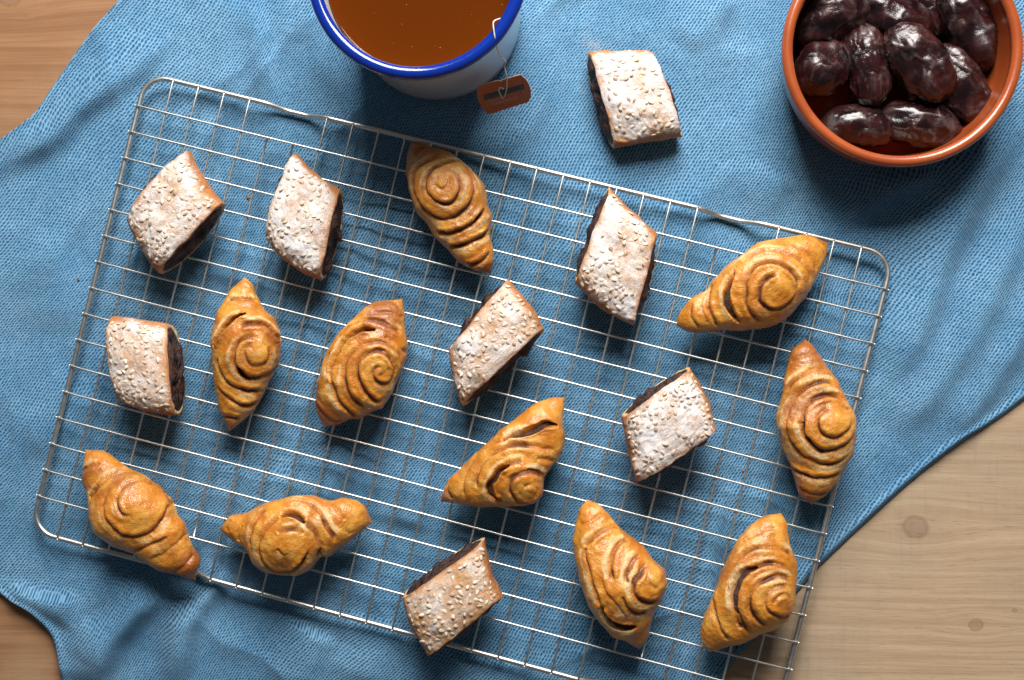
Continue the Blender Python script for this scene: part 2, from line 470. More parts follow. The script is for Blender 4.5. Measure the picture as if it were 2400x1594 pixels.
# ------------------------------------------------------------------ cloth
BOWL_PX = (2116, 112)
BOWL_H = 0.043
BOWL = at(*BOWL_PX, BOWL_H)
FOLDS = [  # (pixel polyline, half width mm, height mm, fade at ends)
    ([(420, 60), (330, 170), (204, 258), (128, 335), (-20, 405)], 7.0, 5.0),
    ([(600, -40), (622, 120), (648, 240), (655, 350)], 5.0, 3.0),
    ([(560, -40), (540, 120), (520, 260)], 10.0, 2.0),
    ([(720, 20), (770, 110), (860, 240)], 8.0, 2.5),
    ([(2420, 250), (2280, 440), (2190, 620), (2130, 790), (2060, 900)], 10.0, 5.5),
    ([(2430, 440), (2330, 640), (2260, 790), (2160, 930), (2080, 1030)], 10.0, 4.0),
    ([(2450, 640), (2370, 800), (2290, 930), (2200, 1050)], 9.0, 3.0),
    ([(2200, 400), (2080, 450), (1960, 530)], 7.0, 3.5),
    ([(1700, -20), (1660, 50), (1600, 130)], 9.0, 2.5),
    ([(1840, 400), (1800, 470), (1740, 500)], 8.0, 2.5),
    ([(445, 1310), (392, 1362), (320, 1440), (262, 1520), (232, 1630)], 7.5, 9.0),
    ([(330, 1350), (240, 1390), (190, 1440), (160, 1480)], 7.0, 2.0),
    ([(540, 1330), (492, 1385), (450, 1460), (420, 1640)], 6.0, 7.0),
    ([(20, 1370), (80, 1398), (150, 1412), (215, 1400)], 5.0, 3.0),
    ([(150, 1600), (170, 1510), (260, 1440)], 8.0, 2.5),
    ([(700, 1080), (660, 1170), (600, 1290), (560, 1350)], 7.0, 5.0),
    ([(830, 990), (800, 1060), (770, 1150), (740, 1250)], 7.0, 4.0),
    ([(580, 1080), (545, 1180), (500, 1290)], 7.0, 3.5),
    ([(760, 1470), (735, 1530), (715, 1630)], 9.0, 3.5),
    ([(900, 1440), (880, 1520), (850, 1620)], 12.0, 2.5),
    ([(1690, 1150), (1668, 1260), (1655, 1360), (1665, 1480)], 6.0, 4.0),
    ([(1790, 1120), (1775, 1230), (1740, 1330)], 9.0, 3.0),
    ([(1560, 1200), (1540, 1330), (1520, 1450)], 9.0, 2.0),
    ([(1000, 1100), (960, 1250)], 12.0, 2.0),
    ([(1450, 480), (1400, 560), (1310, 620)], 9.0, 2.0),
    ([(880, 500), (800, 620), (760, 760)], 10.0, 2.5),
    ([(640, 700), (560, 640), (470, 620)], 10.0, 2.5),
    ([(230, 900), (160, 980), (40, 1060)], 12.0, 2.5),
    ([(60, 560), (150, 660), (160, 800)], 14.0, 1.8),
    ([(1200, 480), (1150, 640), (1050, 720)], 12.0, 2.0),
    ([(1960, 680), (1900, 780), (1850, 880)], 9.0, 2.5),
]
FOLDS = [([at(px, py, 0.0) for px, py in pl], w * 1e-3, h * 1e-3) for pl, w, h in FOLDS]
FOLDS = [(spline(pl, 14), w * 1.1, h * 1.6) for pl, w, h in FOLDS]

RK_O = (-0.23387, 0.1320); RK_U = (math.cos(-0.24853), math.sin(-0.24853))
def cloth_h(x, y):
    h = np.zeros(np.shape(x))
    for pl, w, a in FOLDS:
        d, sd, par = seg_dist(x, y, pl)
        m = d < 5 * w
        prof = np.exp(-(sd / (w * np.where(sd > 0, 0.75, 1.6))) ** 2)
        h += np.where(m, a * prof * smooth(0, 0.22, par) * smooth(1.0, 0.78, par) , 0) if False else np.where(m, a * prof * (0.15 + 0.85 * smooth(0, 0.25, par) * smooth(1.0, 0.75, par)), 0)
    # diagonal slack all over
    cr, sr = math.cos(0.9), math.sin(0.9)
    xa, ya = x * cr + y * sr, -x * sr + y * cr
    n = fbm(xa * 14, ya * 38, 0, 5, 3)
    h += 0.0006 * np.clip(n + 0.4, 0, 2)
    wq = 0.35 * fbm(x * 9, y * 9, 0, 61, 2)
    rg = 1 - np.abs(vnoise(xa * 8 + wq, ya * 21 + wq, 0, 62))
    h += 0.0030 * rg ** 4 * smooth(-0.3, 0.6, fbm(x * 7, y * 7, 0, 64, 2))
    rg = 1 - np.abs(vnoise(xa * 11 + 3 - wq, ya * 15 + wq * 2, 0, 66))
    h += 0.0022 * rg ** 5 * smooth(-0.2, 0.6, fbm(x * 8, y * 8, 0, 67, 2))
    h += 0.0014 * (fbm(xa * 5, ya * 8, 0, 69, 1) + 0.6)
    h += 0.0004 * (fbm(x * 60, y * 60, 0, 11, 2) + 0.8)
    # the rack keeps the folds below its wires
    ru = (x - RK_O[0]) * RK_U[0] + (y - RK_O[1]) * RK_U[1]; rv = (x - RK_O[0]) * RK_U[1] - (y - RK_O[1]) * RK_U[0]
    outside = np.maximum(np.maximum(-ru, ru - 0.3965), np.maximum(-0.0176 - rv, rv - 0.2297))
    cap = 0.0086 + 0.009 * smooth(0.0, 0.03, outside)
    h = cap * np.tanh(h / cap)
    # pressed flat under the mug and the bowl
    for (c, r) in ((MUG_B, 0.045), (BOWL, 0.043)):
        q = np.hypot(x - c[0], y - c[1])
        h *= smooth(r - 0.004, r + 0.022, q) * 0.97 + 0.03
    for (fx_, fy_) in ((712, 268), (1722, 514), (430, 1352), (1440, 1610)):
        p = at(fx_, fy_, 0.0); q = np.hypot(x - p[0], y - p[1])
        h = h * (0.15 + 0.85 * smooth(0.003, 0.026, q))
    p = at(1490, 235, 0.0)
    h *= 0.35 + 0.65 * smooth(0.015, 0.04, np.hypot(x - p[0], y - p[1]))
    return 0.0012 + h

def chain(pts, ys):
    p = np.array([at(a, b, 0.002)[:2] for a, b in pts])
    p = spline(np.c_[p, np.zeros(len(p))], 200)[:, :2]
    o = np.argsort(p[:, 1])
    return np.interp(ys, p[o, 1], p[o, 0])
NYC, NXC = 300, 430
ys = np.linspace(-0.196, 0.225, NYC)
left_px = [(430, -190), (330, -60), (276, 0), (200, 90), (120, 205), (72, 275), (0, 327), (-55, 385), (-105, 480), (-170, 640), (-230, 900), (-160, 1250), (-60, 1345), (0, 1394), (60, 1430), (110, 1480), (131, 1530), (142, 1600), (150, 1720)]
right_px = [(2640, -190), (2660, 300), (2620, 700), (2500, 850), (2400, 938), (2330, 990), (2250, 1040), (2130, 1135), (2030, 1225), (1925, 1325), (1890, 1365), (1790, 1480), (1740, 1530), (1690, 1594), (1600, 1720)]
XL, XR = chain(left_px, ys), chain(right_px, ys)
u = np.linspace(0, 1, NXC)
gx = XL[:, None] + (XR - XL)[:, None] * u[None]
gy = np.broadcast_to(ys[:, None], gx.shape)
edge = np.minimum(gx - XL[:, None], XR[:, None] - gx)
gz = cloth_h(gx, gy)
# rolled hem: the rim is a little thicker and drops to the table at its very edge
gz = gz + 0.0012 * np.exp(-((edge - 0.004) / 0.003) ** 2)
gz = 0.0006 + (gz - 0.0006) * smooth(-0.002, 0.004, edge)
gz = gz * (1 - 0.0) 
# weave coordinates (mm) follow the cloth, slightly skewed by its slack
su = np.concatenate([np.zeros((NYC, 1)), np.cumsum(np.hypot(np.diff(gx, axis=1), np.diff(gz, axis=1)), 1)], 1)
wx = gx + 0.010 * fbm(gx * 7, gy * 7, 0, 21, 2)
wy = gy + 0.012 * fbm(gx * 6, gy * 6, 0, 27, 2) + 1.2 * gz
cv = np.stack([gx, gy, gz], -1).reshape(-1, 3)
cf = grid_faces(NYC, NXC, flip=True)
cloth = mesh_obj('blue_cloth', cv, cf, M['cloth'], uv=np.stack([wx * 1000, wy * 1000], -1).reshape(-1, 2))
sm = cloth.modifiers.new('thickness', 'SOLIDIFY'); sm.thickness = 0.0006; sm.offset = -1
tag(cloth, 'rumpled blue woven cotton cloth spread over the wooden table', 'cloth')

# ------------------------------------------------------------------ cooling rack
RO = np.array([-0.23387, 0.1320]); RYAW = -0.24853
RU = np.array([math.cos(RYAW), math.sin(RYAW)]); RV = np.array([RU[1], -RU[0]])
ZF, RF, RW = 0.0105, 0.00134, 0.00057
ZC = ZF + RF + 0.0002
ZR = ZC + 2 * RW - 0.0002
RACK_TOP = ZR + RW
def rk(uu, vv, z):
    p = RO + RU * uu + RV * vv
    return np.array([p[0], p[1], z])
rack_loc = rk(0.198, 0.106, 0.0)
rack = thing('cooling_rack', 'chromed wire cooling rack carrying the pastries on the blue cloth', 'cooling rack', rack_loc)
UL, UR_, VT, VB, RC = 0.0, 0.3965, -0.0176, 0.2297, 0.0125
COL0, COLS, ROWS = 0.0152, 0.01403, 0.01405
def foot_dip(uu):
    d = 0
    for c in (COL0 + 4.75 * COLS, COL0 + 21.25 * COLS):
        d = max(d, float(smooth(0.0185, 0.004, abs(uu - c))))
    return d
fr = []
for uu in np.linspace(UL + RC, UR_ - RC, 160):
    d = foot_dip(uu); fr.append(rk(uu, VT + 0.0004 * d, ZF - 0.0062 * d))
for a in np.linspace(0, 90, 12)[1:-1]:
    a = math.radians(a); fr.append(rk(UR_ - RC + RC * math.sin(a), VT + RC - RC * math.cos(a), ZF))
for vv in np.linspace(VT + RC, VB - RC, 60): fr.append(rk(UR_, vv, ZF))
for a in np.linspace(0, 90, 12)[1:-1]:
    a = math.radians(a); fr.append(rk(UR_ - RC + RC * math.cos(a), VB - RC + RC * math.sin(a), ZF))
for uu in np.linspace(UR_ - RC, UL + RC, 160):
    d = foot_dip(uu); fr.append(rk(uu, VB - 0.0004 * d, ZF - 0.0062 * d))
for a in np.linspace(0, 90, 12)[1:-1]:
    a = math.radians(a); fr.append(rk(UL + RC - RC * math.sin(a), VB - RC + RC * math.cos(a), ZF))
for vv in np.linspace(VB - RC, VT + RC, 60): fr.append(rk(UL, vv, ZF))
for a in np.linspace(0, 90, 12)[1:-1]:
    a = math.radians(a); fr.append(rk(UL + RC - RC * math.cos(a), VT + RC - RC * math.sin(a), ZF))
v, f = tube(fr, RF, 14, closed=True)
mesh_obj('frame', v, f, M['metal'], rack, rack_loc)
wr = np.random.default_rng(3)
for i in range(27):
    uu = COL0 + i * COLS
    cut = i in (4, 5, 21, 22)
    va, vb = (0.0 - 0.0006 if cut else VT + 0.0012), (15 * ROWS + 0.0006 if cut else VB - 0.0012)
    bow = wr.normal(0, 0.00025)
    pts = []
    for t in np.linspace(0, 1, 24):
        vv = va + (vb - va) * t
        pts.append(rk(uu + bow * math.sin(math.pi * t), vv, ZC))
    if not cut:
        pts = [rk(uu, VT - 0.0004, ZF + 0.0012), rk(uu, VT + 0.0004, ZC - 0.0003)] + pts + [rk(uu, VB - 0.0004, ZC - 0.0003), rk(uu, VB + 0.0004, ZF + 0.0012)]
    v, f = tube(pts, RW, 10)
    mesh_obj('cross_wire', v, f, M['metal'], rack, rack_loc)
for j in range(16):
    vv = j * ROWS
    bow = wr.normal(0, 0.0003)
    pts = [rk(UL - 0.0013, vv, ZF + 0.0012), rk(UL - 0.0004, vv, ZF + RF + 0.0004)]
    for t in np.linspace(0.012, 0.988, 30):
        pts.append(rk(UL + (UR_ - UL) * t, vv + bow * math.sin(math.pi * t), ZR))
    pts += [rk(UR_ + 0.0004, vv, ZF + RF + 0.0004), rk(UR_ + 0.0013, vv, ZF + 0.0012)]
    v, f = tube(pts, RW, 10)
    mesh_obj('long_wire', v, f, M['metal'], rack, rack_loc)

# ------------------------------------------------------------------ spiral pastries
def zoom(x0, y0, k, pts):
    return [(x0 + a * k, y0 + b * k) for a, b in pts]
Z5 = (900, 300, 0.3061); Z7 = (1500, 500, 0.4591); Z4 = (200, 640, 0.3388); Z6 = (1000, 640, 0.37)
Z8 = (50, 1000, 0.3788); Z9 = (900, 1150, 0.4447)
SPIRALS = [
 dict(z=Z5, A=(200, 92), B=(820, 1116), c=(450, 450), s=1, h=1.30, sp=7.6,
      l=[(165, 200), (160, 330), (190, 480), (240, 640), (330, 740), (400, 850), (480, 920), (560, 1020), (700, 1090)],
      r=[(270, 90), (380, 140), (500, 180), (600, 250), (700, 340), (770, 440), (785, 530), (790, 600), (820, 660), (815, 740), (805, 820), (830, 940), (835, 1010)],
      g=[[(215, 380), (290, 270), (400, 205)]], gw=1.0, bake=0.55,
      label='browned spiral pastry with its tip on the top edge of the rack, below the mug'),
 dict(z=Z7, A=(183, 570), B=(968, 150), c=(705, 378), s=-1, h=1.28, sp=7.4,
      l=[(190, 520), (250, 440), (350, 390), (370, 350), (440, 270), (520, 210), (600, 150), (720, 130), (830, 105), (900, 115)],
      r=[(230, 605), (310, 612), (420, 595), (500, 600), (580, 590), (670, 580), (760, 530), (830, 450), (870, 400), (900, 330), (940, 270), (970, 190)],
      g=[[(465, 345), (450, 430), (470, 510), (498, 550)]], gw=1.9, bake=0.15,
      label='large golden spiral pastry at the top right corner of the rack'),
 dict(z=Z4, A=(1095, 28), B=(985, 1102), c=(1170, 570), s=1, h=1.35, sp=7.2,
      l=[(1040, 50), (980, 120), (950, 200), (910, 270), (890, 370), (870, 450), (875, 540), (875, 640), (890, 760), (900, 850), (910, 950), (940, 1020)],
      r=[(1140, 60), (1165, 140), (1190, 200), (1230, 260), (1300, 310), (1335, 400), (1345, 500), (1340, 590), (1300, 680), (1240, 790), (1200, 880), (1150, 960), (1080, 1010), (1020, 1070)],
      g=[[(1060, 290), (1000, 330), (930, 430)], [(1050, 650), (1090, 710), (1150, 728)]], gw=1.5, bake=0.25,
      label='narrow upright spiral pastry standing right of a sugared square with dark filling'),
 dict(z=Z4, A=(2192, 178), B=(1650, 1068), c=(2065, 660), s=1, h=1.22, sp=7.6,
      l=[(1990, 190), (1910, 240), (1860, 300), (1750, 410), (1690, 510), (1640, 640), (1600, 780), (1580, 900), (1595, 980), (1600, 1030)],
      r=[(2205, 280), (2200, 370), (2220, 480), (2210, 600), (2180, 700), (2130, 820), (2060, 940), (1970, 965), (1890, 1020), (1830, 1010), (1740, 1060)],
      g=[[(1930, 395), (1830, 440), (1750, 540), (1690, 690)]], gw=1.7, bake=0.35,
      label='broad leaning spiral pastry with a long dark opening along its upper left side'),
 dict(z=Z7, A=(845, 643), B=(880, 1492), c=(1000, 1065), s=-1, h=1.28, sp=7.0,
      l=[(780, 690), (765, 750), (745, 850), (735, 920), (700, 1030), (695, 1090), (730, 1180), (770, 1280), (790, 1340), (810, 1410), (830, 1460)],
      r=[(890, 660), (920, 720), (960, 780), (1010, 850), (1050, 950), (1100, 1040), (1105, 1150), (1090, 1230), (1050, 1300), (1010, 1370), (970, 1440), (920, 1475)],
      g=[[(825, 1050), (840, 1140), (890, 1205)]], gw=0.9, bake=0.3,
      label='upright spiral pastry overlapping the right edge of the rack'),
 dict(z=Z6, A=(872, 788), B=(80, 1450), c=(662, 1378), s=-1, h=1.20, sp=7.8,
      l=[(800, 785), (690, 820), (560, 920), (470, 990), (370, 1090), (250, 1200), (140, 1310), (90, 1400)],
      r=[(875, 850), (855, 960), (885, 1030), (855, 1130), (800, 1220), (745, 1300), (735, 1400), (690, 1450), (600, 1480), (480, 1485), (330, 1490), (200, 1470)],
      g=[[(835, 955), (740, 965), (640, 1005), (540, 1040)], [(470, 1240), (425, 1330), (420, 1420)]], gw=1.6, bake=0.2,
      label='wedge shaped spiral pastry with an open flap at its upper right, near the rack centre'),
 dict(z=Z8, A=(388, 143), B=(1068, 958), c=(715, 480), s=1, h=1.28, sp=8.6,
      l=[(365, 200), (365, 330), (400, 430), (430, 570), (470, 660), (570, 740), (700, 790), (790, 870), (850, 910), (930, 920), (1000, 950)],
      r=[(460, 150), (550, 190), (640, 260), (740, 300), (850, 380), (920, 460), (960, 560), (1000, 600), (1020, 690), (1050, 760), (1090, 850)],
      g=[], gw=1.0, bake=0.45,
      label='spiral pastry at the lower left, its tip over the bottom edge of the rack'),
 dict(z=Z8, A=(1218, 632), B=(2168, 606), c=(1640, 720), s=1, h=1.25, sp=7.6,
      l=[(1280, 550), (1370, 540), (1470, 490), (1560, 455), (1680, 425), (1800, 425), (1900, 460), (1990, 440), (2070, 460), (2130, 510)],
      r=[(1240, 680), (1310, 730), (1400, 780), (1430, 850), (1500, 900), (1600, 915), (1720, 920), (1800, 880), (1850, 810), (1900, 820), (1960, 770), (2000, 740), (2080, 670), (2140, 630)],
      g=[[(1610, 545), (1690, 535), (1760, 575)], [(1700, 890), (1760, 850)]], gw=1.3, bake=0.25,
      label='spiral pastry lying sideways with pale pointed ends, along the bottom of the rack'),
 dict(z=Z9, A=(1075, 48), B=(1348, 842), c=(1452, 478), s=-1, h=1.28, sp=8.2,
      l=[(1030, 90), (1010, 170), (990, 260), (1005, 370), (1030, 480), (1070, 590), (1120, 680), (1200, 780), (1270, 800), (1310, 835)],
      r=[(1130, 70), (1180, 130), (1230, 190), (1300, 245), (1360, 290), (1420, 360), (1480, 410), (1495, 480), (1470, 560), (1430, 640), (1420, 690), (1400, 740), (1390, 800)],
      g=[[(1170, 655), (1220, 700), (1290, 728)]], gw=1.8, bake=0.3,
      label='spiral pastry whose swirl faces right, left of the pastry nearest the bottom right corner'),
 dict(z=Z9, A=(2090, 118), B=(1720, 858), c=(2085, 600), s=1, h=1.25, sp=7.0,
      l=[(2010, 140), (1940, 190), (1870, 260), (1810, 350), (1770, 450), (1730, 560), (1700, 650), (1670, 750), (1668, 820)],
      r=[(2130, 150), (2140, 240), (2145, 300), (2180, 380), (2170, 480), (2165, 590), (2130, 680), (2060, 730), (1990, 760), (1910, 810), (1830, 830)],
      g=[[(1930, 405), (1870, 470), (1845, 560), (1850, 620)]], gw=1.8, bake=0.3,
      label='spiral pastry nearest the bottom right corner of the rack, over the cloth edge'),
]

# folds of each spiral pastry: (offset x, offset y, scale), [(depth weight, polyline)], gaps [(width mm, polyline)]
CREASES = [
 ((900, 310, .2232), [
  (.5, [(530,540),(580,580),(620,600),(670,560),(680,500),(640,490)]),
  (1., [(620,425),(700,410),(770,450),(800,540),(790,640),(730,730),(640,755),(540,725),(460,650),(440,560),(460,470),(520,390),(620,340),(740,305),(840,340),(900,430),(945,540),(935,670),(880,780),(800,850),(700,900),(620,915),(520,880),(420,800),(350,710),(310,600),(315,470),(350,400),(420,340),(500,290),(600,240),(720,225)]),
  (1.3, [(1065,790),(1010,880),(940,950),(850,1000),(750,1040),(650,1055),(530,1040)]),
  (1.3, [(1100,1020),(1040,1080),(950,1130),(850,1170),(760,1195),(670,1190)]),
  (.9, [(1110,1260),(1060,1320),(960,1380),(880,1390)]), (.6, [(440,140),(380,190),(320,260)])], [(.8, [(1060,800),(1010,880),(950,940)])]),
 ((1570, 530, .1722), [
  (1., [(1480,680),(1370,700),(1270,780),(1225,880),(1225,990),(1290,1080),(1400,1130),(1530,1110),(1640,1030),(1720,900)]),
  (1., [(1730,880),(1735,780),(1690,680),(1600,580),(1480,520),(1350,495),(1200,540),(1100,630),(1045,760),(1035,900),(1055,1060),(1110,1180),(1210,1270),(1340,1300)]),
  (.8, [(1900,760),(1890,640),(1800,520),(1700,430),(1560,370),(1420,330),(1270,330),(1130,390),(1000,470),(900,570),(850,700)]),
  (1., [(590,780),(545,920),(530,1040),(550,1170),(610,1290),(680,1370)]), (.7, [(330,1060),(285,1160),(300,1260),(360,1340),(430,1410)]),
  (.6, [(1600,230),(1750,300),(1880,400),(1960,500),(1980,620)]), (.5, [(1850,150),(2000,230),(2080,320),(2100,420)]), (.35, [(440,930),(430,1080),(480,1220),(540,1340)])],
  [(1.7, [(880,640),(820,760),(785,880),(785,1000),(815,1120),(870,1230),(950,1320)])]),
 ((460, 640, .2423), [
  (.6, [(690,690),(715,780),(690,860),(610,900),(530,880),(490,820),(485,760),(520,730),(570,750)]),
  (1.2, [(640,640),(530,620),(440,660),(385,740),(370,840),(400,920),(460,985),(540,1015),(640,1000),(740,930),(790,830)]),
  (1.1, [(410,540),(480,510),(560,495),(640,500),(710,540),(760,610),(795,690)]),
  (1., [(205,820),(220,930),(270,1020),(350,1090),(440,1120),(540,1135),(640,1130)]), (.9, [(190,1090),(250,1160),(330,1220),(420,1270),(510,1275),(590,1230)]),
  (.8, [(200,1330),(240,1375),(330,1390),(430,1400)]), (.8, [(290,270),(390,262),(500,265),(590,285)]), (.3, [(330,130),(430,120),(520,140)])],
  [(1.2, [(470,385),(390,420),(320,470),(250,550),(190,640),(160,700)]), (1.2, [(400,915),(450,975),(520,1010)])]),
 ((720, 680, .3796), [
  (.8, [(470,470),(440,490),(420,530),(440,570),(490,580),(530,550),(545,490),(520,430),(470,390),(400,385)]),
  (1.1, [(520,410),(450,380),(380,395),(330,440),(320,510),(340,580),(380,640),(420,680),(470,690)]),
  (.9, [(590,430),(560,380),(500,340),(420,325),(330,350),(270,400),(240,460),(235,550),(265,640),(320,700),(390,740)]),
  (.6, [(600,390),(550,330),(470,290)]), (1., [(155,560),(180,640),(210,700),(260,750),(320,795)]),
  (.8, [(590,280),(520,230),(430,190),(340,190),(260,225),(190,270)]), (.6, [(600,180),(540,150),(440,140),(340,155),(270,200)]),
  (.7, [(45,690),(100,760),(170,810),(250,800)]), (.5, [(140,380),(115,460),(120,520)]), (.5, [(520,65),(560,100),(595,150)])],
  [(1.9, [(410,240),(330,250),(250,290),(200,350),(170,420),(145,490),(150,560)])]),
 ((1800, 780, .4688), [
  (.9, [(320,375),(280,390),(250,430),(255,485),(290,515),(340,520),(390,490),(415,440),(400,390),(360,370)]),
  (1.1, [(400,350),(340,315),(260,320),(200,360),(175,420),(180,490),(215,550),(270,590),(340,580),(400,545),(440,490)]),
  (.9, [(360,270),(300,250),(220,260),(150,310),(100,390),(95,470),(125,560),(190,620),(270,655),(350,645),(420,590)]),
  (.7, [(310,180),(230,190),(150,230),(90,300)]), (.9, [(60,480),(80,580),(130,680),(210,715),(300,725),(370,690)]),
  (.6, [(150,770),(220,805),(290,800),(340,760)]), (.6, [(110,150),(170,120),(260,110)])], [(.7, [(165,440),(178,500),(220,560)])]),
 ((1010, 910, .3348), [
  (.6, [(660,700),(690,680),(730,690),(745,720),(720,755)]),
  (1., [(795,640),(760,605),(700,585),(630,600),(570,640),(555,700),(580,760),(640,800),(700,800),(760,770)]),
  (.7, [(640,515),(560,530),(480,580)]), (.6, [(860,515),(800,508),(740,500)]),
  (.9, [(880,440),(800,430),(720,410),(640,405),(560,410),(480,440),(400,490),(350,560),(320,640),(325,710)]),
  (.7, [(500,360),(430,385),(360,430),(300,500),(250,590),(230,680),(240,780)]), (.6, [(160,600),(130,660),(120,720),(160,780)])],
  [(1.7, [(540,540),(480,570),(440,630),(415,690),(430,760),(490,790)]), (2.2, [(885,268),(800,255),(740,278),(660,305),(580,330),(500,360)])]),
 ((170, 1040, .3795), [
  (.9, [(400,440),(330,440),(295,400),(285,350),(310,290),(340,255),(400,230),(480,260),(550,320),(580,390),(560,460),(500,530),(420,570),(330,570),(260,530),(210,460),(195,390),(220,310),(260,250)]),
  (.6, [(150,290),(210,220),(300,180),(390,170)]), (.7, [(100,350),(130,310),(170,260)]), (.6, [(600,570),(520,610),(430,640),(360,665)]),
  (.5, [(690,540),(640,610),(570,670),(480,720)]), (.6, [(50,180),(100,150),(180,120)]), (.5, [(600,800),(680,760),(740,680)])], []),
 ((500, 1140, .2891), [
  (.8, [(520,380),(600,360),(690,350),(740,390)]), (.4, [(530,500),(560,530),(590,560)]),
  (.9, [(770,500),(760,550),(740,590),(700,640),(650,680),(560,690),(470,670),(400,610),(370,520),(385,430),(430,350),(500,280),(580,245)]),
  (1.1, [(740,285),(800,340),(840,410),(855,500),(850,590)]), (.9, [(430,185),(370,240),(330,310),(305,400),(290,500)]),
  (.9, [(570,130),(660,110),(750,130),(830,190),(890,280),(950,380),(990,470)]), (.5, [(940,120),(1000,190),(1060,280)]),
  (.4, [(1030,340),(1100,400)]), (.4, [(240,310),(210,380),(210,460)]), (.5, [(140,260),(115,320),(115,370)])],
  [(1.5, [(550,235),(620,220),(690,238),(740,285)]), (.9, [(750,580),(720,620),(670,665)])]),
 ((1320, 1160, .4241), [
  (.3, [(500,370),(470,420),(480,480),(530,520)]), (1.1, [(480,370),(440,420),(400,480),(395,530),(420,575),(470,590),(540,575)]),
  (.7, [(430,330),(390,370),(360,430),(360,490)]), (1., [(370,240),(310,280),(280,340),(265,410),(280,480)]),
  (.8, [(330,560),(350,620),(400,650),(470,645)]), (.9, [(130,290),(125,340),(145,410),(165,490),(190,570),(200,620)]),
  (.7, [(310,180),(240,190),(170,230),(120,300)]), (.5, [(80,170),(150,150),(230,100)]), (.4, [(210,450),(230,530),(290,600),(350,680)])],
  [(2.4, [(210,625),(230,680),(270,715),(330,735),(400,735)])]),
 ((1620, 1190, .4018), [
  (.5, [(480,560),(500,520),(550,500),(580,540)]), (.8, [(590,470),(530,460),(460,490),(430,540),(440,590),(490,625),(560,625),(600,590)]),
  (.9, [(600,450),(540,410),(460,415),(390,450),(345,510),(350,580),(390,650),(450,690)]),
  (1.1, [(590,390),(530,345),(460,330),(390,340),(330,380),(285,440),(265,520),(275,600),(310,680),(350,745)]),
  (.9, [(255,590),(280,660),(310,710)]), (.8, [(600,290),(540,250),(460,235),(380,240),(300,280),(240,320)]),
  (.9, [(130,490),(135,570),(150,650),(180,720),(230,780)]), (.5, [(500,120),(420,140),(340,180),(290,210)]), (.4, [(210,430),(225,520),(230,560)])],
  [(2.2, [(370,348),(305,372),(262,430),(245,500),(250,565),(268,610)])]),
]

def gsmooth(a, s):
    k = int(3 * s) + 1
    w = np.exp(-0.5 * (np.arange(-k, k + 1) / s) ** 2); w /= w.sum()
    return np.convolve(np.pad(a, k, mode='edge'), w, mode='valid')

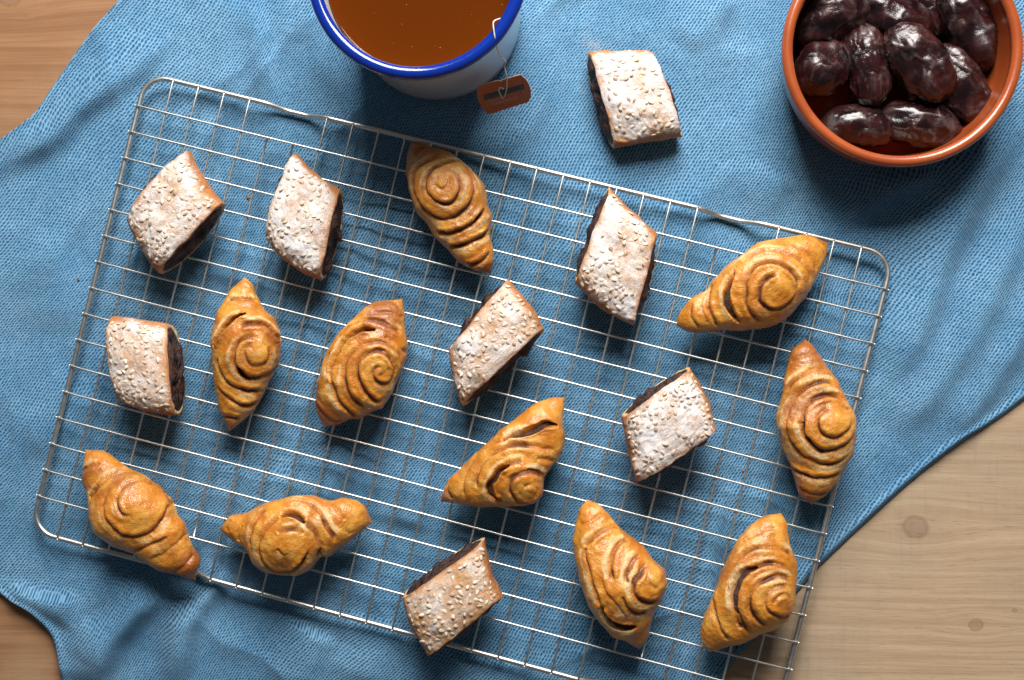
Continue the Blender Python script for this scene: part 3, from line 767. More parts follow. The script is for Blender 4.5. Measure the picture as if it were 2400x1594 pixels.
def spiral_pastry(d, idx):
    zk = d['z']
    zs = RACK_TOP + 0.011
    P = lambda pt, z=zs: at(zk[0] + pt[0] * zk[2], zk[1] + pt[1] * zk[2], z)
    A, B = P(d['A'], RACK_TOP + 0.006), P(d['B'], RACK_TOP + 0.006)
    ax = (B - A)[:2]; L = np.linalg.norm(ax); ax = ax / L
    nr = np.array([-ax[1], ax[0]])
    def side(ch):
        q = np.array([P(c)[:2] for c in ch]) - A[:2]
        t = q @ ax / L; o = q @ nr
        i = np.argsort(t)
        return t[i], o[i]
    NS, NT_ = 240, 250
    k = np.arange(NS) / (NS - 1)
    s = 0.35 * k + 0.65 * (1 - np.cos(np.pi * k)) / 2
    off = []
    for ch in (d['l'], d['r']):
        t, o = side(ch)
        keep = (t > 0.004) & (t < 0.996)
        t = np.r_[0, t[keep], 1]; o = np.r_[0, o[keep], 0]
        dense = np.linspace(0, 1, 400)
        y = np.interp(dense, t, o)
        y = gsmooth(y, 5)
        off.append(np.interp(s, dense, y))
    a, b = off
    if a.mean() < b.mean(): a, b = b, a
    cen, hw = (a + b) / 2, np.maximum((a - b) / 2, 1e-5)
    rnd = np.sqrt(np.clip(1 - ((2 * s - 1)) ** 24, 0, 1))
    hw = hw * rnd + 2e-5
    hmax = hmax_ = hw.max()
    ht = d['h'] * hmax * (hw / hmax) ** 0.85
    zb = RACK_TOP - 0.0002 + 0.0045 * (1 - hw / hmax) ** 1.6
    th = np.arange(NT_) / NT_ * 2 * np.pi
    th = th + 0.45 * np.cos(th)   # more columns on the upper side
    ct, st = np.cos(th), np.sin(th)
    cy = np.sign(ct) * np.abs(ct) ** 0.92
    zz = np.where(st > 0, st, -np.abs(st) ** 0.75)
    Y = cen[:, None] + hw[:, None] * cy[None]
    Zc = zb + 0.45 * ht
    Zz = Zc[:, None] + np.where(zz > 0, 0.55, 0.45)[None] * ht[:, None] * zz[None]
    X = np.broadcast_to((s * L)[:, None], Y.shape)
    wx = A[0] + X * ax[0] + Y * nr[0]; wy = A[1] + X * ax[1] + Y * nr[1]
    # swirl centre on top of the body
    c0 = P(d['c'], RACK_TOP + 0.024)
    i0 = np.argmin((wx - c0[0]) ** 2 + (wy - c0[1]) ** 2 + np.where(Zz < Zc[:, None], 1, 0))
    Cz = Zz.ravel()[i0]
    dx, dy, dz = wx - c0[0], wy - c0[1], Zz - Cz
    sd = idx * 17
    rho = np.sqrt(dx ** 2 + dy ** 2 + (0.95 * dz) ** 2)
    rad = np.sqrt((hw[:, None] * cy) ** 2 + (Zz - Zc[:, None]) ** 2) + 1e-9
    flat = np.stack([wx, wy, Zz], -1).reshape(-1, 3)
    topi = np.flatnonzero((Zz > (Zc - 0.10 * ht)[:, None]).ravel())
    topv = flat[topi]
    wob = np.stack([fbm(topv[:, 0] * 190, topv[:, 1] * 190, topv[:, 2] * 190, sd + q, 2) for q in (1, 2, 3)], -1) * 0.00045
    qv = topv + wob
    (ox, oy, kz), creases, gaps = CREASES[idx - 1]
    def drape(pl, n):
        pp = spline([(ox + a * kz, oy + b * kz, 0) for a, b in pl], n)
        z = np.full(n, RACK_TOP + 0.018); out = np.zeros((n, 3))
        for _ in range(3):
            for i_ in range(n):
                out[i_] = at(pp[i_, 0], pp[i_, 1], z[i_])
            for i_ in range(n):
                k_ = np.argmin((topv[::3, 0] - out[i_, 0]) ** 2 + (topv[::3, 1] - out[i_, 1]) ** 2)
                z[i_] = topv[::3][k_, 2]
        out[:, 2] = z
        return out
    def dist3(pl, reach):
        lo, hi = pl.min(0) - reach, pl.max(0) + reach
        sel = np.flatnonzero(((qv > lo) & (qv < hi)).all(1))
        v_ = qv[sel]; best = np.full(len(v_), 1e9); par = np.zeros(len(v_)); near = np.zeros((len(v_), 3)); n = len(pl) - 1
        for i_ in range(n):
            a_, ab = pl[i_], pl[i_ + 1] - pl[i_]
            t_ = np.clip((v_ - a_) @ ab / (ab @ ab + 1e-18), 0, 1)
            q_ = a_ + t_[:, None] * ab
            d_ = ((v_ - q_) ** 2).sum(1)
            m_ = d_ < best
            best = np.where(m_, d_, best); par = np.where(m_, (i_ + t_) / n, par); near[m_] = q_[m_]
        return sel, np.sqrt(best), par, near
    N0 = len(topv)
    dep = np.zeros(N0); lift = np.zeros(N0); crs = np.zeros(N0); pal = np.zeros(N0); gap = np.zeros(N0); glz = np.zeros(N0)
    for w_, pl in creases + [(1.25, g_[1]) for g_ in gaps]:
        P3 = drape(pl, max(12, len(pl) * 4))
        sel, d_, par, near = dist3(P3, 0.007)
        tap = smooth(0, 0.10, par) * smooth(1, 0.90, par) * (0.8 + 0.35 * vnoise(near[:, 0] * 160, near[:, 1] * 160, 0, sd + 5))
        inner = ((c0[:2] - near[:, :2]) * (qv[sel, :2] - near[:, :2])).sum(1) > 0
        D = 0.0020 * w_ * tap
        dd_in = D * np.clip(1 - d_ / 0.00075, 0, 1) ** 1.2
        dd_out = D * (1 - smooth(-0.0003, 0.0030, d_)) ** 1.3 * 1.03
        dep[sel] = np.maximum(dep[sel], np.where(inner, dd_in, dd_out))
        lift[sel] = np.maximum(lift[sel], np.where(inner, 0.0007 * w_ * tap * np.exp(-((d_ - 0.0019) / 0.0013) ** 2), 0))
        c_ = np.maximum(np.exp(-(d_ / 0.00098) ** 2.5), np.where(inner, 0.50 * np.exp(-(d_ / 0.0012)), 0.55 * np.exp(-(d_ / 0.0023) ** 2))) * np.clip(w_ * tap * 1.15, 0, 1.1)
        crs[sel] = np.maximum(crs[sel], c_)
        pal[sel] = np.maximum(pal[sel], np.where(inner, 0, 0.9 * np.exp(-((d_ - 0.0034) / 0.0014) ** 2)) * np.clip(w_ * tap, 0, 1))
        glz[sel] = np.maximum(glz[sel], np.where(inner, np.exp(-((d_ - 0.003) / 0.002) ** 2), 0) * np.clip(tap, 0, 1))
    for gw_, pl in gaps:
        P3 = drape(pl, max(14, len(pl) * 5))
        sel, d_, par, near = dist3(P3, 0.006)
        wl = gw_ * 0.92e-3 * (0.30 + 0.70 * np.sin(np.pi * np.clip(par, 0.01, 0.99)) ** 0.7)
        gap[sel] = np.maximum(gap[sel], smooth(1.3, 0.75, d_ / wl))
    def full(a_):
        o_ = np.zeros(X.size); o_[topi] = a_; return o_.reshape(X.shape)
    crease0, gapm, pale0, glaze = full(crs), full(gap), full(pal), full(glz)
    rad_t = rad.ravel()[topi]
    depth = full(np.maximum(np.minimum(dep, rad_t * 0.34), np.minimum(0.0060 * gap, rad_t * 0.5)) - lift)
    # crown: the swirl stands proud, each turn steps down
    crown = 0.0026 * np.exp(-(rho / 0.013) ** 2)
    lump = 0.00050 * fbm(wx * 85, wy * 85, Zz * 85, sd + 7, 3) + 0.00016 * fbm(wx * 330, wy * 330, Zz * 330, sd + 8, 2)
    ry, rz = hw[:, None] * cy / rad, (Zz - Zc[:, None]) / rad
    push = -depth + lump * np.minimum(1, rad / 0.004)
    Y2 = Y + ry * push; Z2 = Zz + rz * push + crown * smooth(0.0, 0.3, st)[None]
    wx2 = A[0] + X * ax[0] + Y2 * nr[0]; wy2 = A[1] + X * ax[1] + Y2 * nr[1]
    Z2 = np.maximum(Z2, RACK_TOP - 0.0004)
    V = np.stack([wx2, wy2, Z2], -1).reshape(-1, 3)
    tipm = np.maximum(smooth(0.20, 0.0, s), smooth(0.80, 1.0, s))[:, None]
    bake = np.clip(0.22 * glaze + d['bake'] * 0.85 + 0.55 * tipm + 0.7 * fbm(wx * 48, wy * 48, Zz * 48, sd + 9, 3) - 0.16, 0, 1) * np.ones_like(X)
    crease = np.clip(np.maximum(crease0, gapm), 0, 1)
    pale = np.clip(0.95 * pale0 - 0.35 * glaze + 0.34 * fbm(wx * 55, wy * 55, Zz * 55, sd + 13, 2) + 0.35 * smooth(0.3, -0.5, st)[None], 0, 1)
    mid = (A + B) / 2
    loc = (mid[0], mid[1], RACK_TOP)
    e = thing('spiral_pastry', d['label'], 'pastry', loc, 'spiral cinnamon pastries on the rack')
    F = grid_faces(NS, NT_, True)
    mesh_obj('rolled_dough', V, F, M['spiral'], e, loc, attrs=dict(cinnamon_stain=crease.ravel(), bake=bake.ravel(), pale=pale.ravel()))
    # filling: a smaller spindle that shows where the coils part
    si = slice(6, NS - 6, 4); ti = slice(0, NT_, 4)
    rf = rad[si, ti]; sh = np.minimum(0.0027 + 0.004 * np.maximum(smooth(0.16, 0.0, s), smooth(0.84, 1.0, s))[si, None], rf * 0.6) + 0.0004
    lumpf = 0.0006 * fbm(wx[si, ti] * 300, wy[si, ti] * 300, Zz[si, ti] * 300, sd + 5, 2) * np.minimum(1, rf / 0.006)
    Yf = Y[si, ti] + ry[si, ti] * (-sh + lumpf); Zf = Zz[si, ti] + rz[si, ti] * (-sh + lumpf) + (crown * smooth(0.0, 0.3, st)[None])[si, ti] * 0.9
    Xf = X[si, ti]
    VF = np.stack([A[0] + Xf * ax[0] + Yf * nr[0], A[1] + Xf * ax[1] + Yf * nr[1], np.maximum(Zf, RACK_TOP + 0.001)], -1)
    mesh_obj('cinnamon_filling', VF.reshape(-1, 3), grid_faces(VF.shape[0], VF.shape[1], True), M['cinnamon'], e, loc)

for i, d in enumerate(SPIRALS):
    spiral_pastry(d, i + 1)

# ------------------------------------------------------------------ sugared date squares
# corners: L,T on the first cut end; B,R on the second; folds run L->B and T->R
SQ = [
 dict(e0=0.0, e1=0.9, L=(298, 520), T=(447, 353), B=(374, 640), R=(522, 474), bl=5, bt=-8, bulge=0.05, n=80, dust=0.62, h=23,
      label='sugared sesame square at the top left of the rack, dark filling facing lower right'),
 dict(e0=0.0, e1=1.2, L=(626, 556), T=(696, 361), B=(750, 655), R=(797, 446), bl=16, bt=-6, bulge=0.05, n=70, dust=0.66, h=24,
      label='sugared sesame square, second from the left in the top row, filling facing right'),
 dict(e0=3.0, e1=0.9, L=(1384, 121), T=(1526, 123), B=(1446, 346), R=(1596, 320), bl=0, bt=2, bulge=0.03, n=62, dust=0.66, h=22, swap=True, cloth=True,
      label='sugared sesame square lying on the bare cloth between mug and bowl'),
 dict(e0=2.7, e1=1.5, L=(1352, 664), T=(1433, 442), B=(1480, 762), R=(1537, 543), bl=12, bt=-5, bulge=0.03, n=70, dust=0.64, h=22,
      label='tall sugared sesame square with its upper corner touching the top edge of the rack'),
 dict(e0=2.4, e1=2.4, L=(1056, 822), T=(1191, 661), B=(1082, 946), R=(1273, 766), bl=6, bt=8, bulge=0.03, n=72, dust=0.55, h=21,
      label='slanted sugared sesame square at the middle of the rack, below the tall one'),
 dict(e0=2.7, e1=0.3, L=(1457, 984), T=(1620, 868), B=(1490, 1131), R=(1679, 1006), bl=2, bt=8, bulge=0.03, n=88, dust=0.72, h=23,
      label='heavily sugared sesame square right of the rack centre, reddish filling facing upper left'),
 dict(e0=0.0, e1=0.9, L=(283, 938), T=(263, 742), B=(414, 976), R=(396, 760), bl=8, bt=2, bulge=0.04, n=84, dust=0.55, h=24,
      label='sugared sesame square by the left edge of the rack, filling facing right'),
 dict(e0=2.7, e1=2.1, L=(943, 1407), T=(1139, 1268), B=(1003, 1532), R=(1179, 1391), bl=5, bt=-8, bulge=0.03, n=74, dust=0.42, h=22,
      label='thinly sugared sesame square over the bottom edge of the rack'),
]
# one shared teardrop seed
def seed_mesh():
    n, m = 6, 8
    V = [(0, 0, 0)]; V = []
    for i in range(n + 1):
        t = i / n; x = -0.00135 + 0.0027 * t
        r = 0.00098 * math.sin(math.pi * t) ** 0.7 * (0.62 + 0.42 * t)
        for j in range(m):
            a = 2 * math.pi * j / m
            V.append((x, r * math.cos(a), 0.34 * r * math.sin(a)))
    me = bpy.data.meshes.new('sesame_seed')
    me.from_pydata(V, [], [list(map(int, q)) for q in grid_faces(n + 1, m, True)])
    me.update(); me.polygons.foreach_set('use_smooth', np.ones(len(me.polygons), bool))
    me.materials.append(M['seed'])
    return me
SEED = seed_mesh()

def square_pastry(d, idx):
    z0 = (0.0022 if d.get('cloth') else RACK_TOP) - 0.0002
    H = d['h'] * 1e-3
    zm = z0 + 0.5 * H
    if d.get('swap'):   # cut ends run L->B and T->R : relabel so folds are the short edges
        L, T, B, R = [at(*d[k], zm) for k in ('L', 'B', 'T', 'R')]
        L, T, B, R = at(*d['B'], zm), at(*d['L'], zm), at(*d['R'], zm), at(*d['T'], zm)
    else:
        L, T, B, R = [at(*d[k], zm) for k in ('L', 'T', 'B', 'R')]
    px = 0.000218
    NA, NT_ = 110, 200
    sd = idx * 23 + 300
    aa = np.linspace(0, 1, NA)
    th = np.arange(NT_) / NT_ * 2 * np.pi
    def surf(a, b, zeta):
        """a along the roll, b across -1..1, zeta -1..1 height"""
        a = np.asarray(a); b = np.asarray(b)
        a2 = a + d['bulge'] * (2 * a - 1) * (1 - b ** 2)
        eL = L[:2] + np.multiply.outer(a2, (B - L)[:2]); eT = T[:2] + np.multiply.outer(a2, (R - T)[:2])
        nl = (B - L)[:2]; nl = np.array([nl[1], -nl[0]]); nl /= np.linalg.norm(nl)
        if nl @ ((L + B) / 2 - (T + R) / 2)[:2] < 0: nl = -nl
        eL = eL + np.multiply.outer(4 * a * (1 - a) * d['bl'] * px, nl)
        eT = eT - np.multiply.outer(4 * a * (1 - a) * d['bt'] * px, nl)
        w = ((b + 1) / 2)[..., None]
        p = eL * (1 - w) + eT * w
        ad = ((B + R) / 2 - (L + T) / 2)[:2]; ad = ad / np.linalg.norm(ad)
        low = (1 - np.clip(np.asarray(zeta), -1, 1)) / 2
        return p + np.multiply.outer(1e-3 * low * (-d.get('e0', 0.5) * (1 - a) + d.get('e1', 0.5) * a), ad)
    Ag, Tg = np.meshgrid(aa, th, indexing='ij')
    ct, st = np.cos(Tg), np.sin(Tg)
    bb = np.sign(ct) * np.abs(ct) ** 0.82
    zz = np.sign(st) * np.abs(st) ** 0.84
    hh = H / 2 * (1 - 0.16 * np.abs(2 * Ag - 1) ** 3)
    def build(th_b, th_z, a_lo, a_hi, rough_amp, seed):
        A2 = a_lo + (a_hi - a_lo) * Ag
        b2 = bb * th_b
        p = surf(A2, b2, zz)
        z = zm + hh * zz * th_z - (H / 2 - hh) * 0.6
        nx = rough_amp * fbm(p[..., 0] * 130, p[..., 1] * 130, z * 130, seed, 3)
        lump = rough_amp * 1.6 * fbm(p[..., 0] * 45, p[..., 1] * 45, z * 45, seed + 2, 2)
        grit = rough_amp * 0.3 * fbm(p[..., 0] * 700, p[..., 1] * 700, z * 700, seed + 4, 2)
        z = z + (nx + lump + grit) * np.where(zz > 0, 1, 0.3)
        off = (nx * 0.8)[..., None] * np.stack([(T - L)[0] * np.sign(bb), (T - L)[1] * np.sign(bb)], -1) / np.linalg.norm((T - L)[:2])
        p = p + off * np.abs(bb)[..., None]
        z = np.maximum(z, z0)
        return np.concatenate([p, z[..., None]], -1)
    wmm = np.linalg.norm((T - L)[:2])
    tb = 1 - 2 * 0.0024 / wmm; tz = 1 - 2 * 0.0022 / H
    outer = build(1.0, 1.0, 0.0, 1.0, 0.00060, sd)
    # ragged cut ends
    rag = 0.026 * fbm(bb * 3, zz * 3, Ag * 2, sd + 8, 3)
    adir = ((B + R) / 2 - (L + T) / 2); La = np.linalg.norm(adir[:2]); adir = adir / La
    endw = np.abs(2 * Ag - 1) ** 6
    outer += (rag * endw * La * 0.5)[..., None] * adir * np.array([1, 1, 0])
    inner = build(tb, tz, 0.0, 1.0, 0.0003, sd) 
    inner += (rag * endw * La * 0.5)[..., None] * adir * np.array([1, 1, 0])
    inner[..., 2] = np.clip(inner[..., 2], z0 + 0.0016, None)
    V = np.concatenate([outer.reshape(-1, 3), inner.reshape(-1, 3)])
    n0 = NA * NT_
    fi = grid_faces(NA, NT_, True, True)
    ri = fi[:, 0] // NT_
    fi = fi[(ri < 5) | (ri > NA - 7)]
    F = np.concatenate([grid_faces(NA, NT_, True), fi + n0])
    j = np.arange(NT_); j2 = (j + 1) % NT_
    e0 = np.stack([j, j2, n0 + j2, n0 + j], -1); b0 = (NA - 1) * NT_
    e1 = np.stack([b0 + j2, b0 + j, n0 + b0 + j, n0 + b0 + j2], -1)
    F = np.concatenate([F, e0, e1])
    edge = np.clip(np.maximum(smooth(0.72, 1.0, np.abs(bb)) * smooth(-0.5, 0.2, zz), 0.85 * smooth(0.86, 0.99, np.abs(2 * Ag - 1)) * (zz > -0.2)) , 0, 1)
    dust = d['dust'] * smooth(-0.1, 0.85, zz) * (1 - 0.35 * smooth(0.8, 1, np.abs(bb))) * (1 - 0.3 * smooth(0.8, 1.0, np.abs(2 * Ag - 1)))
    dust = dust + 0.12 * vnoise(bb * 2.2, Ag * 3, 0, sd + 4)
    edge2 = np.concatenate([edge.ravel(), np.zeros(n0)]); dust2 = np.concatenate([dust.ravel(), np.full(n0, -0.6)])
    ins2 = np.concatenate([np.zeros(n0), np.ones(n0)])
    cen = (L + T + B + R) / 4
    loc = (cen[0], cen[1], z0)
    e = thing('filled_pastry', d['label'], 'pastry', loc, 'sugared sesame squares with date filling')
    mesh_obj('dough_shell', V, F, M['square'], e, loc, attrs=dict(edge=edge2, dust=dust2, inside=ins2))
    # filling with lumpy, slightly protruding ends
    NR, NF = 16, 96
    rr = np.linspace(1, 0, NR)[:, None]; tf = (np.arange(NF) / NF * 2 * np.pi)[None]
    cb = np.sign(np.cos(tf)) * np.abs(np.cos(tf)) ** 0.82; cz = np.sign(np.sin(tf)) * np.abs(np.sin(tf)) ** 0.84
    fb, fz = rr * cb * tb * 0.995, rr * cz
    parts = []
    def endcap(a):
        p = surf(np.full(fb.shape, a), fb, fz)
        hz = H / 2 * (1 - 0.16 * abs(2 * a - 1) ** 3)
        z = zm + hz * fz * tz * 0.99 - (H / 2 - hz) * 0.6
        lum = 0.0022 * fbm(p[..., 0] * 190 + a * 9, p[..., 1] * 190, z * 230, sd + 40, 3)
        outm = (0.0002 + 0.0011 * (1 - rr ** 6) + lum * (1 - rr ** 4) * 1.1) * (1 if a > 0.5 else -1)
        p = p + outm[..., None] * adir[:2]
        return np.concatenate([p, np.maximum(z, z0 + 0.0012)[..., None]], -1)
    c0, c1 = endcap(0.012), endcap(0.988)
    VF = np.concatenate([c0[::-1].reshape(-1, 3), c1.reshape(-1, 3)])
    FF = grid_faces(2 * NR, NF, True)
    mesh_obj('date_filling', VF, FF, M['datefill'], e, loc)
    # sesame seeds on the top crust
    r = np.random.default_rng(sd)
    done = []
    tries = 0
    top = outer
    while len(done) < int(1.15 * d['n']) and tries < 4000:
        tries += 1
        ia = r.integers(int(0.07 * NA), int(0.93 * NA)); it = r.integers(int(NT_ * 0.07), int(NT_ * 0.43))
        if vnoise(ia / NA * 4.0, it / NT_ * 12.0, 0, sd + 60) < -0.75 + 0.5 * r.random(): continue
        p = top[ia, it]
        if any(np.linalg.norm(p - q) < 0.0021 for q in done): continue
        done.append(p)
        t1 = top[min(ia + 1, NA - 1), it] - top[ia - 1, it]; t2 = top[ia, (it + 1) % NT_] - top[ia, it - 1]
        nn = np.cross(t1, t2); nn /= np.linalg.norm(nn)
        if nn[2] < 0: nn = -nn
        nn = nn + r.normal(0, 0.24, 3); nn /= np.linalg.norm(nn)
        t1 = t1 - nn * (t1 @ nn); t1 /= np.linalg.norm(t1); t2 = np.cross(nn, t1)
        a = r.random() * 2 * np.pi
        ex = math.cos(a) * t1 + math.sin(a) * t2; ey = np.cross(nn, ex)
        k = 0.95 + 0.45 * r.random()
        o = bpy.data.objects.new('sesame_seed', SEED); C.objects.link(o); o.parent = e
        mtx = Matrix.Identity(4)
        q = p + nn * (0.0003 * r.random() - 0.00005) - np.array(loc)
        for c, vec in enumerate((ex, ey, nn)):
            for ri in range(3): mtx[ri][c] = float(vec[ri]) * k
        for ri in range(3): mtx[ri][3] = float(q[ri])
        o.matrix_local = mtx

for i, d in enumerate(SQ):
    square_pastry(d, i + 1)

# ------------------------------------------------------------------ mug of tea
MH = 0.0785
mc = MUG_B
cloth0 = 0.0013
mloc = (mc[0], mc[1], cloth0)
mug = thing('enamel_mug', 'white enamel mug of amber tea with a rolled blue rim', 'mug', mloc)
RB, RT = 0.0435, 0.0468
prof = [(0.0, cloth0 + 0.0012), (RB - 0.006, cloth0 + 0.0012), (RB - 0.0045, cloth0), (RB - 0.002, cloth0 + 0.0004), (RB, cloth0 + 0.0035)]
for t in np.linspace(0.08, 1, 20): prof.append((RB + (RT - RB) * t ** 1.2, cloth0 + 0.0035 + (MH - 0.0045) * t))
ti_ = RT - 0.0013
for t in np.linspace(1, 0, 20): prof.append((RB - 0.0013 + (ti_ - (RB - 0.0013)) * t ** 1.2, cloth0 + 0.004 + (MH - 0.005) * t))
prof += [(RB - 0.006, cloth0 + 0.003), (0.0, cloth0 + 0.003)]
v, f = lathe(prof, mc[0], mc[1], 160)
mesh_obj('body', v, f, M['white'], mug, mloc)
br, bz = RT + 0.0012, cloth0 + MH
bead = [(br + 0.0031 * math.cos(a), bz + 0.0027 * math.sin(a)) for a in np.linspace(0, 2 * np.pi, 29)]
v, f = lathe(bead, mc[0], mc[1], 160)
mesh_obj('rim', v, f[:, ::-1], M['blue'], mug, mloc)
# handle at the far side
hp = spline([(0, 0.0455, 0.062), (0, 0.060, 0.066), (0, 0.074, 0.055), (0, 0.074, 0.035), (0, 0.060, 0.020), (0, 0.0442, 0.022)], 40)
ha = math.radians(28)
hp = np.stack([mc[0] - hp[:, 1] * math.sin(ha), mc[1] + hp[:, 1] * math.cos(ha), cloth0 + hp[:, 2]], -1)
v, f = tube(hp, 0.0042, 12)
mesh_obj('handle', v, f, M['blue'], mug, mloc)
# tea: a separate body of liquid filling the mug
TZ = cloth0 + MH - 0.0125
def rin(z):
    t = np.clip((z - cloth0 - 0.004) / (MH - 0.005), 0, 1); return RB - 0.0013 + (ti_ - (RB - 0.0013)) * t ** 1.2
tp = [(0.0, cloth0 + 0.0034), (RB - 0.0065, cloth0 + 0.0034)]
for z in np.linspace(cloth0 + 0.0055, TZ - 0.0008, 12): tp.append((rin(z) - 0.0003, z))
tp += [(rin(TZ) - 0.0003, TZ + 0.0004), (rin(TZ) - 0.0012, TZ), (rin(TZ) - 0.003, TZ - 0.0001), (0.0, TZ - 0.0001)]
v, f = lathe(tp, mc[0], mc[1], 160)
mt = NT('amber_tea')
mt.P(Base_Color=(0.095, 0.019, 0.0012, 1), Roughness=0.03)
mt.b.inputs['Subsurface Weight'].default_value = 0.0
mt.b.inputs['Subsurface Radius'].default_value = (0.012, 0.004, 0.001)
mt.b.inputs['Subsurface Scale'].default_value = 1.0
mt.b.inputs['IOR'].default_value = 1.33
tea = mesh_obj('tea', v, f, mt.m, mug, mloc)
br_ = np.random.default_rng(12)
bv, bf = [], []
for kk in range(30):
    a, q = br_.random() * 2 * np.pi, 0.042 * math.sqrt(br_.random())
    r0 = 0.00010 + 0.00016 * br_.random() ** 2
    cxx, cyy = mc[0] + q * math.cos(a), mc[1] + q * math.sin(a)
    n0 = len(bv)
    for (zz_, rr_) in ((0, 1), (0.6, 0.75), (0.95, 0.2)):
        for j in range(8): bv.append((cxx + r0 * rr_ * math.cos(j * math.pi / 4), cyy + r0 * rr_ * math.sin(j * math.pi / 4), TZ - 0.0001 + r0 * zz_))
    bf += [[n0 + int(x) for x in q_] for q_ in grid_faces(3, 8, True, True)] + [[n0 + 16 + j for j in range(8)]]
ob = mesh_obj('tea_bubbles', bv, bf, simple('bubble_film', (0.45, 0.30, 0.16), 0.2), mug, mloc); ob['kind'] = 'stuff'

# tea bag tag on its string
card_px = [(1122.4, 202.4), (1166, 189.5), (1172.5, 190.6), (1175.2, 192.5), (1177.5, 188.2), (1220.6, 175.6), (1232, 186), (1240, 199), (1244, 214), (1243.5, 228), (1239, 239), (1146, 268.6), (1136, 259), (1127, 246), (1120.5, 230), (1119.6, 215)]
cpl = np.array([at(1122.4, 202.4, 0.040), at(1220.6, 175.6, 0.040), at(1146, 268.6, 0.018)])
pn = np.cross(cpl[1] - cpl[0], cpl[2] - cpl[0]); pn /= np.linalg.norm(pn)
if pn[2] < 0: pn = -pn
def on_card(px, py, lift=0.0):
    d = CM @ np.array([(px - PW / 2) / FPX, -(py - PH / 2) / FPX, -1.0]); o = np.array([0, 0, CAM_H])
    t = ((cpl[0] - o) @ pn) / (d @ pn)
    return o + d * t + pn * lift
ctop = np.array([on_card(*q) for q in card_px]); n = len(ctop)
tloc = ctop.mean(0)
tagt = thing('tea_bag_tag', 'orange paper tea bag tag hanging from the mug on a white string', 'tag', tloc)
cvs = np.concatenate([ctop, ctop - pn * 0.0005])
m_or = NT('orange_card'); nn_ = m_or.noise(300, 3, vec=m_or.coord('Object'))
m_or.P(Base_Color=m_or.mix(nn_, (0.58, 0.115, 0.012), (0.68, 0.15, 0.022)), Roughness=0.6)
cfs = [list(range(n)), [n + i for i in range(n)][::-1]] + [[i, n + i, n + (i + 1) % n, (i + 1) % n] for i in range(n)]
card = mesh_obj('card', cvs, cfs, m_or.m, tagt, tloc, smooth_shade=False)
m_edge = simple('card_edge', (0.75, 0.55, 0.35), 0.7)
v, f = tube([p - pn * 0.00025 for p in ctop], 0.00022, 6, closed=True)
mesh_obj('card_edge', v, f, m_edge, card, tloc)
band_px = [(1132.5, 222.5), (1227, 196.5), (1229.5, 209), (1136, 235)]
bp = np.array([on_card(*q, 0.00012) for q in band_px])
mesh_obj('name_band', bp, [[0, 1, 2, 3]], simple('dark_band', (0.085, 0.074, 0.058), 0.6), card, tloc, smooth_shade=False)
gold_px = spline([(1136, 219, 0), (1139, 212, 0), (1148, 206, 0), (1164, 202, 0), (1200, 192, 0)], 24)
v, f = tube([on_card(q[0], q[1], 0.0001) for q in gold_px], 0.00014, 5)
mesh_obj('gold_line', v, f, simple('gold_line', (0.75, 0.38, 0.06), 0.5), card, tloc)
gold_px = spline([(1225, 210.5, 0), (1229, 222, 0), (1229, 230, 0), (1218, 238, 0), (1195, 245, 0), (1165, 253, 0), (1150, 256, 0), (1143, 250, 0), (1139, 238, 0)], 40)
v, f = tube([on_card(q[0], q[1], 0.0001) for q in gold_px], 0.00014, 5)
mesh_obj('gold_line', v, f, bpy.data.materials['gold_line'], card, tloc)
def card_text(txt, a, b, hpx, mat, name, fit=True):
    """lettering printed on the card from pixel a to pixel b (baseline)"""
    cu = bpy.data.curves.new(name, 'FONT'); cu.body = txt; cu.size = 1.0; cu.resolution_u = 3
    to = bpy.data.objects.new(name, cu); C.objects.link(to)
    dg = bpy.context.evaluated_depsgraph_get()
    me = bpy.data.meshes.new_from_object(to.evaluated_get(dg))
    bpy.data.objects.remove(to)
    co = np.empty(len(me.vertices) * 3, np.float32); me.vertices.foreach_get('co', co); co = co.reshape(-1, 3)
    xm = co[:, 0].max()
    pa, pb = np.array(a, float), np.array(b, float)
    dx_ = (pb - pa) / xm; up = np.array([dx_[1], -dx_[0]]); up = up / np.linalg.norm(up) * hpx / 0.7
    out = np.array([on_card(*(pa + dx_ * c[0] + up * c[1]), 0.0002) for c in co]) - np.array(tloc)
    me.vertices.foreach_set('co', out.astype(np.float32).ravel()); me.update()
    me.materials.append(mat)
    o = bpy.data.objects.new(name, me); C.objects.link(o); o.parent = card
    return o
m_ink = simple('black_ink', (0.006, 0.006, 0.006), 0.6); m_pr = simple('pale_print', (0.72, 0.46, 0.42), 0.6)
card_text('TWININGS', (1144, 228.3), (1219, 207.5), 7.4, m_ink, 'lettering')
card_text('Pure', (1146.5, 240), (1169.5, 233.5), 6.2, m_pr, 'lettering')
card_text('Peppermint', (1149.5, 247.5), (1212.5, 229.5), 6.2, m_pr, 'lettering')
zr_ = cloth0 + MH
sp_ = [(1176, 43, zr_ - 0.004), (1168, 45, zr_ + 0.001), (1158, 50, zr_ + 0.004), (1156, 58, zr_ + 0.0042), (1158, 75, zr_ + 0.0036), (1161, 95, zr_ + 0.0012), (1166, 117, zr_ - 0.010), (1174, 134, zr_ - 0.022), (1185, 145, zr_ - 0.030), (1183, 158, zr_ - 0.034), (1187, 179, zr_ - 0.037)]
spts = [at(*q) for q in sp_] + [on_card(1186.5, 200, 0.0012), on_card(1184, 216, 0.0006), on_card(1178, 229, 0.0005), on_card(1172.5, 220, 0.0005), on_card(1168, 206, 0.0006), on_card(1175, 203, 0.0008), on_card(1180, 206, 0.0006)]
v, f = tube(spline(spts, 150), 0.00034, 7)
mesh_obj('string', v, f, simple('white_thread', (0.80, 0.76, 0.68), 0.9), tagt, tloc)

